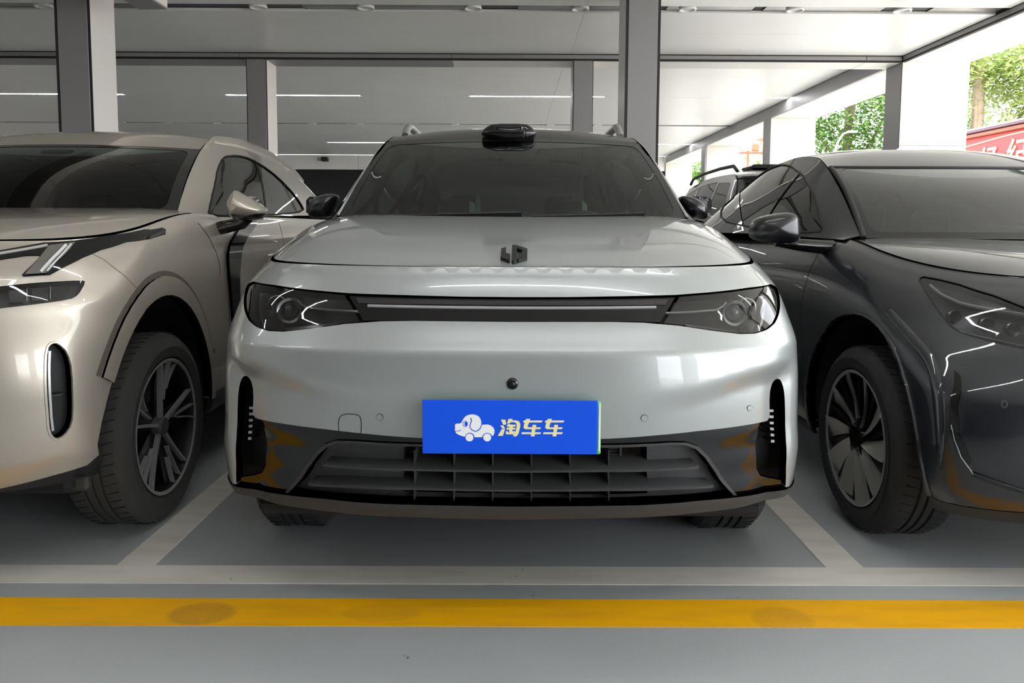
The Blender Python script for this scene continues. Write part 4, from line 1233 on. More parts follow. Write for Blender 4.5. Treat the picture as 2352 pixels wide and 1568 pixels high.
ec = MB().lathe([(.019, .006), (.015, -.004), (.011, -.008), (.009, -.008)], tuple(P), 'y', 24).build('camera_bezel', M_GLOSSBLK, car, smooth=True, sharp=50)
V, F = ellipsoid((P[0], P[1] - .006, P[2]), (.0075, .005, .0075))
mk('camera_lens', V, F, M_GLOSSBLK, ec, smooth=True)
# ---- cabin
cabM = Cabin(0, [(3.47, .795, 1.205), (3.8, .716, 1.448), (4.0, .668, 1.588), (4.2, .635, 1.660), (4.5, .622, 1.685), (5.2, .615, 1.685), (5.9, .60, 1.64), (6.4, .60, 1.50), (6.75, .64, 1.20)],
             [(3.47, .862, 1.185), (4.5, .885, 1.20), (6.0, .86, 1.21), (6.75, .78, 1.195)])
scrM = Screen(0, (.785, 3.32, .16, 1.205, .0), (.655, 3.97, .10, 1.628, .011), bulge=.04)
def winM(S, sd):
    front = smooth_poly([(3.66, .12), (4.58, .10), (4.62, .90), (4.22, .90), (4.0, .86), (3.78, .55)], 1)
    rear = smooth_poly([(4.70, .10), (5.55, .12), (5.6, .88), (4.70, .90)], 1)
    quart = smooth_poly([(5.68, .14), (6.3, .2), (6.2, .75), (5.72, .86)], 1)
    return [front, rear, quart]
M_ROOFBLK = mat('black_roof_paint', rgb(38, 38, 38), 0.10, coat=.7)
cabin_parts(car, 0, RM, cabM, scrM, 3.975, [(3.975, .0), (4.05, .015), (4.25, .045), (4.6, .055), (5.5, .05), (6.75, .03)], M_SILVER, M_ROOFBLK, M_WIND, glassmat('side_glass', (.55, .72, .60, 1), 1.0, .01, 1.5), winM, pillar=M_GLOSSBLK)
M_FRIT = mat('black_glass_border', rgb(26, 26, 27), 0.12, spec=.5, coat=.3)
screen_frame(car, scrM, M_FRIT, w=.045, wb=.05, wt=.07)
panel('sensor_shade', scrM, smooth_poly([(-.2, .9), (.2, .9), (.17, .80), (-.17, .80)], 1), M_INT, car, h=(.05, .05), off=-.02, thick=.03)
interior(car, 0, 3.38, 1.16, .80)
P = scrM.pt(.03, .80)[0]
V, F = ellipsoid((P[0] + .05, P[1] + .12, P[2] - .05), (.12, .015, .035), .6)
mk('rear_view_mirror', V, F, M_DARKPL, car, smooth=True)
# silver edge line of the A pillars
for sd in (1, -1):
    S = Side(cabM, sd)
    ribbon('pillar_trim', S, [(3.5, .97), (3.8, .97), (4.0, .97), (4.2, .97), (4.6, .97), (5.5, .97)], .012, M_SILVER, car, off=.001, hgt=.004)
    # roof rail: raised at its front foot
    pts = []
    for y in np.linspace(4.33, 6.2, 30):
        xr, zr = [float(q) for q in cabM.rl(np.array(y))]
        t = (y - 4.33) / 1.87
        lift = .060 * min(1, (t / .05)) * min(1, (1 - t) / .05 + .001)
        pts.append((sd * (xr - .03), y, zr + .005 + lift))
    MB().tube(pts, .021, 8).build('roof_rail', M_SATIN, car, smooth=True, sharp=60)
# wiper ends
ribbon('wiper', scrM, [(-.72, .015), (-.3, .03), (.05, .045)], .014, M_DARKPL, car, off=.006, hgt=.012)
ribbon('wiper', scrM, [(.1, .015), (.45, .03), (.75, .05)], .014, M_DARKPL, car, off=.006, hgt=.012)
# roof sensor pod
lid = [(1102, 305), (1117, 290), (1131, 283), (1208, 283), (1221, 290), (1233, 306), (1224, 316), (1205, 325), (1176, 328), (1145, 325), (1117, 316)]
pillow('roof_sensor', lid, 3.95, [(.0, -.035), (.5, -.033), (.80, -.024), (.95, -.008), (1.0, .015), (1.0, .20), (.93, .36), (.82, .50), (.6, .6)], M_GLOSSBLK, car, smoothn=1)
MB().bbox(at(1135, 296, 3.93)[0], at(1200, 296, 3.93)[0], 3.917, 3.935, at(1176, 303, 3.93)[2], at(1176, 290, 3.93)[2], .004).build('sensor_window', mat('sensor_window', rgb(24, 26, 34), .05, coat=1.0), car)
# door mirrors
mL = [(707, 501), (706, 478), (713, 460), (730, 449), (752, 444), (773, 446), (771, 462), (762, 480), (757, 501)]
mR = [(1562, 452), (1575, 448), (1594, 452), (1613, 462), (1625, 480), (1627, 503), (1606, 503), (1583, 494), (1566, 478)]
for q, sd in ((mL, -1), (mR, 1)):
    mo = pillow('door_mirror', q, 3.72, PIL, M_MIRBLK, car)
    P = at(738 if sd < 0 else 1600, 475, 3.81)
    MB().bbox(P[0] - .07, P[0] + .07, 3.803, 3.812, P[2] - .05, P[2] + .05, .02).build('mirror_glass', M_CHROME, mo)
    MB().tube([(sd * .80, 3.80, 1.17), (sd * .87, 3.77, 1.195)], [.03, .022], 8).build('mirror_arm', M_GLOSSBLK, mo)
# underside
MB().bbox(-.82, .82, 2.42, 6.6, .24, .30, .02).build('underbody', M_WELL, car)
for y in (ARY, ARY2):
    for sd in (1, -1): well(car, RM, y, ARZ, ARR + .01, sd)
w0 = wheel(car, .93, ARY, .365, .235, 'plain', 1, .24)
c1 = copy_tree(w0, car, Vector((.93, ARY2, .365)) - Vector(wl(car)))
c2 = copy_tree(w0, car, Vector((-.93, ARY, .365)) - Vector(wl(car)), math.pi)
c3 = copy_tree(w0, car, Vector((-.93, ARY2, .365)) - Vector(wl(car)), math.pi)
# ---- number plate
YPL = 2.075
PB = thing('number_plate', at(1175, 1043, YPL), 'bright blue plate with white car shape and yellow characters on the silver car', 'plate')
a, b = at(974, 921, YPL), at(1380, 1045, YPL)
V = MB().bbox(a[0], b[0], YPL + .004, YPL + .018, b[2], a[2], .004)
V.build('plate_frame', mat('plate_frame_green', rgb(92, 190, 120), .35), PB)
V = MB()
for (x0_, x1_, z0_, z1_) in ((b[0] - .009, b[0] - .003, b[2] + .01, a[2] - .006),):
    V.bbox(x0_, x1_, YPL + .001, YPL + .006, z0_, z1_, .002)
V.build('frame_edge', mat('plate_edge_light', rgb(214, 216, 200), .35), PB)
a, b = at(970, 918, YPL), at(1371, 1043, YPL)
M_BLUE = mat('plate_blue', rgb(20, 88, 238), 0.55, spec=.2)
MB().bbox(a[0], b[0], YPL - .001, YPL + .004, b[2], a[2], .0008).build('blue_face', M_BLUE, PB)
MB().box(-.2, .2, YPL + .018, YPL + .04, b[2] + .02, a[2] - .02).build('bracket', M_DARKPL, PB)
PS = Plane((0, YPL - .001, 0), (1, 0, 0), (0, 0, 1)); PS.vrange = (0, 1.2)
M_WHT = mat('plate_white', rgb(252, 252, 252), .5, spec=.2); M_YEL = mat('plate_yellow', rgb(250, 240, 178), .5, spec=.2)
M_BLUE2 = M_BLUE
def lz(pts): return [(1020 + a / 7.84, 930 + b / 7.84) for a, b in pts]
body = lz([(192, 370), (205, 340), (235, 330), (262, 335), (305, 322), (330, 280), (355, 235), (395, 195), (450, 172), (510, 166), (570, 175), (625, 205), (655, 250), (668, 300), (668, 345), (690, 356), (740, 350), (790, 350), (850, 370), (890, 410), (910, 455), (905, 505), (880, 550), (865, 553), (845, 522), (805, 500), (760, 498), (715, 520), (692, 550), (688, 577), (552, 577), (540, 545), (515, 510), (475, 496), (430, 500), (395, 525), (372, 568), (320, 556), (255, 530), (215, 500), (203, 478), (193, 450), (198, 400)])
wh1 = lz([(458 + 72 * math.cos(a), 582 + 70 * math.sin(a)) for a in np.linspace(0, 6.28, 25)[:-1]])
wh2 = lz([(777 + 71 * math.cos(a), 582 + 70 * math.sin(a)) for a in np.linspace(0, 6.28, 25)[:-1]])
decal('dog_shaped_car_emblem', PS, [body, wh1, wh2], .0008, M_WHT, PB, off=0)
def stroke(pts, w):
    pts = [np.array(p, float) for p in pts]; L = []; R = []
    for i, p in enumerate(pts):
        t = pts[min(i + 1, len(pts) - 1)] - pts[max(i - 1, 0)]; t /= np.linalg.norm(t); n = np.array([-t[1], t[0]])
        L.append(tuple(p + n * w / 2)); R.append(tuple(p - n * w / 2))
    return L + R[::-1]
ear = stroke([(475, 232), (492, 255), (494, 285), (478, 325), (466, 365), (468, 400), (485, 430), (515, 450), (545, 466), (570, 470), (600, 460), (640, 432), (662, 395), (674, 350)], 16)
eye = stroke([(382 + 40 * math.cos(a), 337 + 50 * math.sin(a)) for a in np.linspace(0, 6.2, 30)], 9)
iris = [(395 + 26 * math.cos(a), 337 + 40 * math.sin(a)) for a in np.linspace(0, 6.28, 20)[:-1]]
mouth = stroke([(196, 466), (240, 466), (270, 462), (306, 444)], 11)
decal('emblem_lines', PS, [lz(ear), lz(eye), lz(iris), lz(mouth)], .0009, M_BLUE2, PB, off=.0003)
def che(dx):
    tail = [(1475, 248), (1553, 248), (1545, 277), (1775, 277), (1755, 312), (1530, 312), (1505, 380), (1512, 400), (1585, 400), (1595, 355), (1662, 355), (1655, 400), (1745, 400), (1728, 433), (1645, 433), (1637, 488), (1748, 488), (1730, 522), (1638, 522), (1628, 562), (1560, 562), (1568, 522), (1390, 522), (1402, 488), (1575, 488), (1580, 433), (1465, 433), (1435, 415), (1430, 388), (1450, 312), (1423, 312), (1432, 277), (1465, 277)]
    return lz([(x + dx, y) for x, y in tail])
tao = [[(1025, 262), (1105, 262), (1120, 352), (1065, 352)], [(1010, 366), (1068, 366), (1098, 418), (1048, 418)], [(1040, 430), (1100, 430), (1058, 552), (966, 552)],
       [(1160, 248), (1232, 248), (1228, 275), (1300, 275), (1350, 295), (1372, 335), (1372, 380), (1345, 500), (1315, 550), (1278, 568), (1238, 545), (1270, 515), (1290, 460), (1308, 375), (1298, 325), (1265, 308), (1200, 308), (1180, 330), (1132, 330)],
       [(1145, 345), (1190, 345), (1195, 352), (1288, 352), (1285, 388), (1240, 388), (1235, 405), (1285, 412), (1280, 438), (1230, 440), (1228, 468), (1280, 470), (1272, 512), (1245, 525), (1125, 525), (1110, 512), (1115, 468), (1150, 470), (1150, 492), (1170, 492), (1175, 440), (1120, 438), (1125, 410), (1175, 405), (1178, 388), (1130, 388)]]
decal('plate_characters', PS, [lz(t_) for t_ in tao] + [che(0), che(391)], .0008, M_YEL, PB, off=0)
# ==================================================================== the beige car at left
M_BEIGE = mat('champagne_paint', rgb(182, 174, 161), 0.34, metal=0.5, coat=1.0, coat_rough=0.03)
XCB = -2.33
bc = thing('car', (XCB, 4.5, 0), 'champagne beige SUV at left with slim headlamps, parked beside the silver car', 'car')
rowsB = [(.28, 2.38, .91, .54, 3.0), (.34, 2.34, .935, .55, 3.0), (.42, 2.305, .950, .55, 3.0), (.60, 2.285, .955, .55, 3.0), (.75, 2.27, .955, .57, 2.8),
         (.90, 2.27, .952, .61, 2.5), (1.0, 2.30, .940, .63, 2.4), (1.07, 2.36, .918, .65, 2.4), (1.12, 2.42, .893, .66, 2.4)]
def riseB(y): return .11 * sstep(np.asarray(y, float), 2.6, 3.5)
def dentB(a, v, x, y):
    # shallow crease line along flank and pocket round the corner vent
    return .012 * sstep(a, .98, 1.05) * (1 - sstep(np.abs(v - .93), 0.0, .10)) * 0 + 0.010 * (1 - sstep(v, .80, .86)) * sstep(x, .2, .6) * (a < 1.0)
RB = Ring(XCB, rowsB, 6.95, rise=riseB, dent=None)
BWY, BWZ, BWR = 3.03, .375, .525
BWY2 = BWY + 2.90
barch = arch_poly(RB, BWY, BWZ, BWR, 1, .385, a0=200, a1=-22, fx=.85)
barch2 = arch_poly(RB, BWY2, BWZ, BWR, 1, .385, a0=200, a1=-22, fx=.85)
blow = RB.uvs([(-380, 1190), (-150, 1155), (0, 1122), (120, 1092), (200, 1068), (243, 1052)])
barch = [p for p in barch if p[1] > .386]
blow = [q for q in blow if q[0] < barch[0][0] - .004]
chain = [(0.0, .33)] + [(.15, .33)] + blow[2:] + [(barch[0][0], .385)] + barch + [(barch[-1][0], .385), (barch2[0][0], .385)] + barch2 + [(2.999, .385), (2.999, RB.z1)]
ventB = smooth_poly(RB.uvs([(118, 786), (106, 800), (104, 860), (108, 950), (112, 995), (128, 1012), (150, 1002), (168, 975), (171, 930), (169, 850), (158, 808), (135, 786)]), 1)
lampB = smooth_poly(RB.uvs([(-260, 700), (-100, 672), (0, 657), (90, 648), (190, 643), (197, 648), (180, 678), (160, 688), (80, 699), (0, 708), (-100, 722), (-260, 750)]), 1)
bouter = chain + [(-u, v) for u, v in chain[1:][::-1]]
panel('body_shell', RB, bouter, M_BEIGE, bc, holes=[ventB, lampB, flipu(ventB), flipu(lampB)], h=(.02, .018), thick=.03, hthick=.05)
for sd in (1, -1):
    f = (lambda q: q) if sd > 0 else flipu
    vt = panel('corner_vent', RB, f(ventB), M_BLACKWALL, bc, h=(.03, .03), off=-.05, thick=0)
    ribbon('vent_blade', RB, f(RB.uvs([(117, 805), (116, 880), (120, 960), (124, 992)])), .012, M_SATIN, vt, off=-.02, hgt=.008)
    ribbon('vent_fin', RB, f(RB.uvs([(124, 912), (150, 908)])), .010, M_GLOSSBLK, vt, off=-.04, hgt=.015)
    ribbon('vent_rim', RB, f(ventB), .010, M_BEIGE, bc, off=-.001, hgt=.004, closed=True)
    panel('lamp_housing', RB, f(lampB), mat('grey_lamp_interior', rgb(58, 57, 58), .35, metal=.3), bc, h=(.03, .03), off=-.045, thick=0)
    hl = panel('headlamp_lens', RB, f(lampB), M_LENS, bc, h=(.03, .03), off=-.003, thick=.004)
    for x0 in (-60, 20, 75):
        panel('lamp_module', RB, f(RB.uvs([(x0, 662 - x0 * .08), (x0 + 38, 660 - x0 * .08), (x0 + 36, 690 - x0 * .08), (x0 + 2, 692 - x0 * .08)])), M_BEZ, bc, h=(.03, .03), off=-.022, thick=.02)
        ribbon('module_rib', RB, f(RB.uvs([(x0 + 43, 661 - x0 * .08), (x0 + 43, 690 - x0 * .08)])), .004, M_SATIN, bc, off=-.02, hgt=.01)
    panel('lamp_module', RB, f(RB.uvs([(124, 656), (170, 651), (160, 676), (126, 680)])), M_BEZ, bc, h=(.03, .03), off=-.024, thick=.02)
    # running light: black shoulder blade with a slanted clear lamp
    blade = RB.uvs([(-200, 620), (0, 580), (100, 560), (170, 553), (250, 540), (330, 527), (370, 524), (380, 527), (378, 540), (340, 548), (250, 566), (190, 590), (150, 612), (110, 632), (125, 612), (60, 578), (0, 592), (-200, 636)])
    blade = RB.uvs([(-200, 612), (0, 576), (100, 558), (172, 553), (250, 541), (330, 527), (371, 523), (380, 527), (379, 538), (360, 544), (290, 556), (232, 574), (190, 592), (150, 612), (115, 631), (55, 635), (50, 632), (75, 608), (92, 590), (88, 587), (60, 588), (0, 597), (-200, 640)])
    panel('shoulder_blade', RB, f(blade), M_GLOSSBLK, bc, h=(.02, .02), off=.003, thick=.012)
    drl = RB.uvs([(112, 566), (172, 558), (160, 575), (130, 603), (105, 629), (56, 632), (82, 604)])
    panel('running_light', RB, f(drl), mat('running_light_lens', rgb(128, 124, 118), .12, metal=.6, coat=1.0), bc, h=(.02, .02), off=.007, thick=.006)
    ribbon('light_guide', RB, f(RB.uvs([(150, 566), (122, 594), (92, 627)])), .010, M_LGUIDE, bc, off=.008, hgt=.004)
    ribbon('light_guide', RB, f(RB.uvs([(162, 564), (135, 594), (107, 625)])), .006, M_LGUIDE, bc, off=.008, hgt=.003)
    ribbon('light_guide', RB, f(RB.uvs([(-100, 600), (0, 584), (60, 574), (108, 565)])), .008, mat('soft_guide', rgb(170, 166, 160), .3), bc, off=.006, hgt=.003)
    # arch cladding band in body colour, set off by a dark step
    ap = arch_poly(RB, BWY, BWZ, BWR, sd, .385, a0=151, a1=-8, fx=.85)
    ar2 = arch_poly(RB, BWY, BWZ, BWR + .075, sd, .385, a0=152, a1=-3, fx=.82)
    band = ap + ar2[::-1]
    panel('arch_trim', RB, band, M_BEIGE, bc, h=(.02, .02), off=.010, thick=.012)
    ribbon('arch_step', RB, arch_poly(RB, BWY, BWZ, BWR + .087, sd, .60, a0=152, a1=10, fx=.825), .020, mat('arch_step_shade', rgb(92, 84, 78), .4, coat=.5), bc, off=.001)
    ap = arch_poly(RB, BWY2, BWZ, BWR, sd, .385, a0=151, a1=-8, fx=.85); ar2 = arch_poly(RB, BWY2, BWZ, BWR + .075, sd, .385, a0=152, a1=-3, fx=.82)
    panel('arch_trim', RB, ap + ar2[::-1], M_BEIGE, bc, h=(.03, .03), off=.010, thick=.012)
    ribbon('sill_cladding', RB, [RB.from_yz(y, .36, sd) for y in (3.50, 4.5, 5.46)], .10, M_MATTBLK, bc, off=-.004, hgt=.012)
    # seams
    ribbon('bumper_seam', RB, f(RB.uvs([(208, 581), (240, 597), (280, 628), (327, 676)])), .004, M_BEIGE if False else mat('seam_light', rgb(120, 112, 100), .5), bc, off=.0006)
    ribbon('door_seam', RB, f(RB.uvs([(455, 512), (480, 545), (497, 580), (505, 610), (506, 632)])), .005, M_GAP, bc, off=.0006)
    def yzB(pts): return [RB.from_yz(y, z, sd) for y, z in pts]
    ribbon('door_seam', RB, yzB([(3.72, 1.05), (3.75, .6), (3.72, .42)]), .005, M_GAP, bc, off=.0006)
    ribbon('door_seam', RB, yzB([(4.70, 1.2), (4.70, .8), (4.74, .42)]), .005, M_GAP, bc, off=.0006)
    ribbon('door_seam', RB, yzB([(5.65, 1.2), (5.62, .9), (5.42, .62), (5.40, .42)]), .005, M_GAP, bc, off=.0006)
    for yh in (4.45, 5.42): ribbon('door_handle', RB, yzB([(yh - .11, 1.0), (yh + .11, 1.005)]), .03, M_BEIGE, bc, off=.001, hgt=.012)
    # black fender blade below the mirror
    fb = RB.uvs([(556, 512), (590, 508), (577, 528), (556, 556), (548, 590), (545, 640), (547, 720), (545, 752), (534, 760), (528, 700), (523, 640), (519, 590), (524, 560), (540, 535)])
    panel('fender_blade', RB, f(smooth_poly(fb, 1)), M_GLOSSBLK, bc, h=(.02, .02), off=.014, thick=.016)
panel('lower_skirt', RB, sym([(0, .345), (.3, .345)] + [(u, v + .012) for u, v in blow[2:]] + [(barch[1][0], .40), (barch[1][0], .30), (.9, .285), (.5, .285), (0, .285)]), M_DARKPL, bc, h=(.04, .02), off=-.02, thick=.02)
# grille (mostly out of view)
panel('grille', RB, sym([(0, .72), (.30, .72), (.36, .60), (.30, .46), (0, .46)]), M_MATTBLK, bc, h=(.04, .03), off=.004, thick=.01)
HB = Hood(RB, [(2.42, 1.12), (2.5, 1.142), (2.7, 1.180), (3.0, 1.218), (3.3, 1.244), (3.6, 1.262)], 3.38, p=9)
panel('bonnet', HB, HB.outline(.012, 3.38, .12), M_BEIGE, bc, h=(.035, .03), thick=.012)
panel('cowl', HB, [(-.87, 3.42), (0, 3.3), (.87, 3.42), (.87, 3.70), (-.87, 3.70)], M_DARKPL, bc, h=(.06, .06), off=-.016, thick=0)
cabB = Cabin(XCB, [(3.52, .80, 1.228), (3.85, .722, 1.43), (4.2, .655, 1.602), (4.42, .628, 1.668), (4.9, .615, 1.695), (5.4, .605, 1.685), (5.9, .59, 1.645), (6.3, .585, 1.56), (6.6, .60, 1.40), (6.80, .65, 1.24)],
             [(3.52, .893, 1.222), (4.5, .90, 1.235), (6.0, .88, 1.26), (6.80, .78, 1.235)])
scrB = Screen(XCB, (.795, 3.40, .13, 1.222, .0), (.668, 4.04, .10, 1.592, .012), bulge=.045)
def winB(S, sd):
    q = S.uvs([(478, 497), (482, 460), (495, 405), (506, 372), (520, 359), (545, 357), (575, 364), (620, 391), (660, 428), (690, 465), (700, 486), (640, 492), (560, 497)]) if sd > 0 else None
    global _WB
    if sd > 0: _WB = q
    return [smooth_poly(_WB, 1)]
M_BGLASS = glassmat('beige_side_glass', (.10, .10, .095, 1), 1.0, .01, 2.2)
M_WINDD = glassmat('dark_windscreen_glass', (.22, .28, .30, 1), 1.0, .01, 1.33)
cabin_parts(bc, XCB, RB, cabB, scrB, 4.045, [(4.045, .0), (4.12, .012), (4.35, .035), (4.7, .045), (5.5, .04), (6.80, .02)], M_BEIGE, M_BEIGE, M_WINDD, M_BGLASS, winB, pillar=M_BEIGE)
screen_frame(bc, scrB, M_FRIT, w=.06, wb=.05, wt=.06)
panel('sensor_cluster', scrB, smooth_poly([(-.12, .93), (.12, .93), (.10, .86), (-.10, .86)], 1), mat('sensor_grey', rgb(105, 104, 100), .5), bc, h=(.05, .05), off=-.012, thick=.01)
for sd in (1, -1):
    S = Side(cabB, sd)
    ribbon('window_trim', S, smooth_poly(_WB, 1), .010, M_GAP, bc, off=.001, hgt=.003, closed=True)
    # drip rail above the windows
    ribbon('roof_rail', S, [(4.25, .985), (4.8, .985), (5.4, .985), (5.9, .985), (6.35, .98)], .030, M_BEIGE, bc, off=.004, hgt=.022)
    for (p0, p1) in (((585, 366), (612, 494)), ((650, 420), (682, 487))):
        if sd > 0:
            a_, b_ = S.uv(*p0), S.uv(*p1)
            _pl = globals().setdefault('_PLB', [])
            _pl.append((a_, b_))
    for a_, b_ in _PLB: ribbon('window_pillar', S, [a_, b_], .006, M_GAP, bc, off=.001)
interior(bc, XCB, 3.44, 1.17, .82)
# door mirror: faceted beige shell on a black foot
mB = [(535, 436), (541, 440), (575, 458), (602, 479), (606, 486), (597, 497), (560, 503), (530, 498), (521, 488), (518, 470), (524, 450)]
mo = pillow('door_mirror', mB, 3.62, [(.0, -.07), (.30, -.062), (.60, -.045), (.85, -.02), (1.0, .01), (1.0, .06), (.95, .10), (.88, .105)], M_BEIGE, bc, smoothn=1)
P = at(562, 475, 3.73)
MB().bbox(P[0] - .08, P[0] + .08, 3.722, 3.732, P[2] - .05, P[2] + .05, .02).build('mirror_glass', M_CHROME, mo)
pillow('mirror_lower', [(522, 490), (545, 499), (590, 496), (604, 487), (596, 500), (570, 507), (540, 505)], 3.615, [(.0, -.03), (.8, -.025), (1.0, .0), (1.0, .09), (.9, .1)], M_GLOSSBLK, mo, smoothn=1)
p0, p1 = at(568, 500, 3.66), RB.pt(*RB.uv(556, 530))[0]
MB().tube([p0, (p0[0] - .03, 3.68, 1.19), (XCB + .90, 3.72, 1.16)], [.028, .030, .034], 10).build('mirror_foot', M_GLOSSBLK, mo, smooth=True, sharp=60)
# mirrored far-side mirror
pts = [(XCB - (at(px, py, 3.62)[0] - XCB), at(px, py, 3.62)[2]) for px, py in smooth_poly(mB, 1)]
V = []; K = len(pts); cx_ = sum(p[0] for p in pts) / K; cz_ = sum(p[1] for p in pts) / K
pr = [(.3, -.062), (.85, -.02), (1, .01), (1, .06), (.88, .105)]
for sc, d in pr: V += [(cx_ + (x - cx_) * sc, 3.62 + d, cz_ + (z - cz_) * sc) for x, z in pts]
F = [(i * K + k, i * K + (k + 1) % K, (i + 1) * K + (k + 1) % K, (i + 1) * K + k) for i in range(4) for k in range(K)] + [tuple(range(K)), tuple(range(4 * K, 5 * K))]
mk('door_mirror', V, F, M_BEIGE, bc, smooth=True, sharp=50)
MB().bbox(XCB - .80, XCB + .80, 2.6, 6.6, .24, .32, .02).build('underbody', M_WELL, bc)
# splash guard ahead of the tyre
MB().bbox(XCB + .66, XCB + .84, 2.64, 2.68, .24, .36, .01).build('splash_guard', mat('dusty_plastic', rgb(62, 58, 54), .8), bc)
for y in (BWY, BWY2):
    for sd in (1, -1): well(bc, RB, y, BWZ, BWR + .01, sd, fx=.86)
w0 = wheel(bc, XCB + .955, BWY, .375, .235, 'multi', 1, .268, dusty=True)
copy_tree(w0, bc, Vector((XCB + .955, BWY2, .375)) - Vector(wl(bc)))
copy_tree(w0, bc, Vector((XCB - .955, BWY, .375)) - Vector(wl(bc)), math.pi)
copy_tree(w0, bc, Vector((XCB - .955, BWY2, .375)) - Vector(wl(bc)), math.pi)

# ==================================================================== the dark car at right
M_NAVY = mat('dark_grey_blue_paint', rgb(20, 23, 30), 0.40, metal=0.0, coat=1.0, coat_rough=0.01, spec=0.3)
XCD = 2.29
dc = thing('car', (XCD, 4.5, 0), 'glossy dark blue-grey car at right with a low bonnet and alloy wheels', 'car')
rowsD = [(.24, 2.36, .90, .42, 4.2), (.28, 2.32, .92, .43, 4.4), (.36, 2.28, .942, .44, 4.6), (.50, 2.25, .953, .45, 4.6), (.64, 2.25, .955, .48, 4.0),
         (.76, 2.275, .950, .57, 3.0), (.87, 2.33, .925, .66, 2.3), (.94, 2.39, .885, .70, 2.25), (.985, 2.45, .835, .74, 2.2), (1.01, 2.49, .79, .76, 2.2)]
def riseD(y): return .13 * sstep(np.asarray(y, float), 2.6, 3.6)
RD = Ring(XCD, rowsD, 6.85, rise=riseD)
DWY, DWZ, DWR = 2.97, .355, .485
DWY2 = DWY + 2.89
darch = arch_poly(RD, DWY, DWZ, DWR, -1, .28, a0=196, a1=-25)
darch2 = arch_poly(RD, DWY2, DWZ, DWR, -1, .28, a0=205, a1=-25)
darch = [(abs(u), v) for u, v in darch]; darch2 = [(abs(u), v) for u, v in darch2]
lampD = RD.uvs([(2111, 645), (2113, 637), (2122, 634), (2160, 641), (2205, 652), (2280, 676), (2352, 704), (2420, 735), (2440, 800), (2400, 812), (2352, 800), (2300, 789), (2240, 774), (2205, 762), (2179, 746), (2150, 705), (2125, 668)])
lampD = [(abs(u), v) for u, v in lampD]
dchain = [(0.0, .26), (.3, .26), (.6, .265), (.8, .27)] + darch[1:] + [(darch[-1][0], .28), (darch2[0][0], .28)] + darch2 + [(2.999, .28), (2.999, RD.z1)]
panel('body_shell', RD, dchain + [(-u, v) for u, v in dchain[1:][::-1]], M_NAVY, dc, holes=[lampD, flipu(lampD)], h=(.016, .010), thick=.04, hthick=.05)
def upx(pts): return [(abs(u), v) for u, v in RD.uvs(pts)]
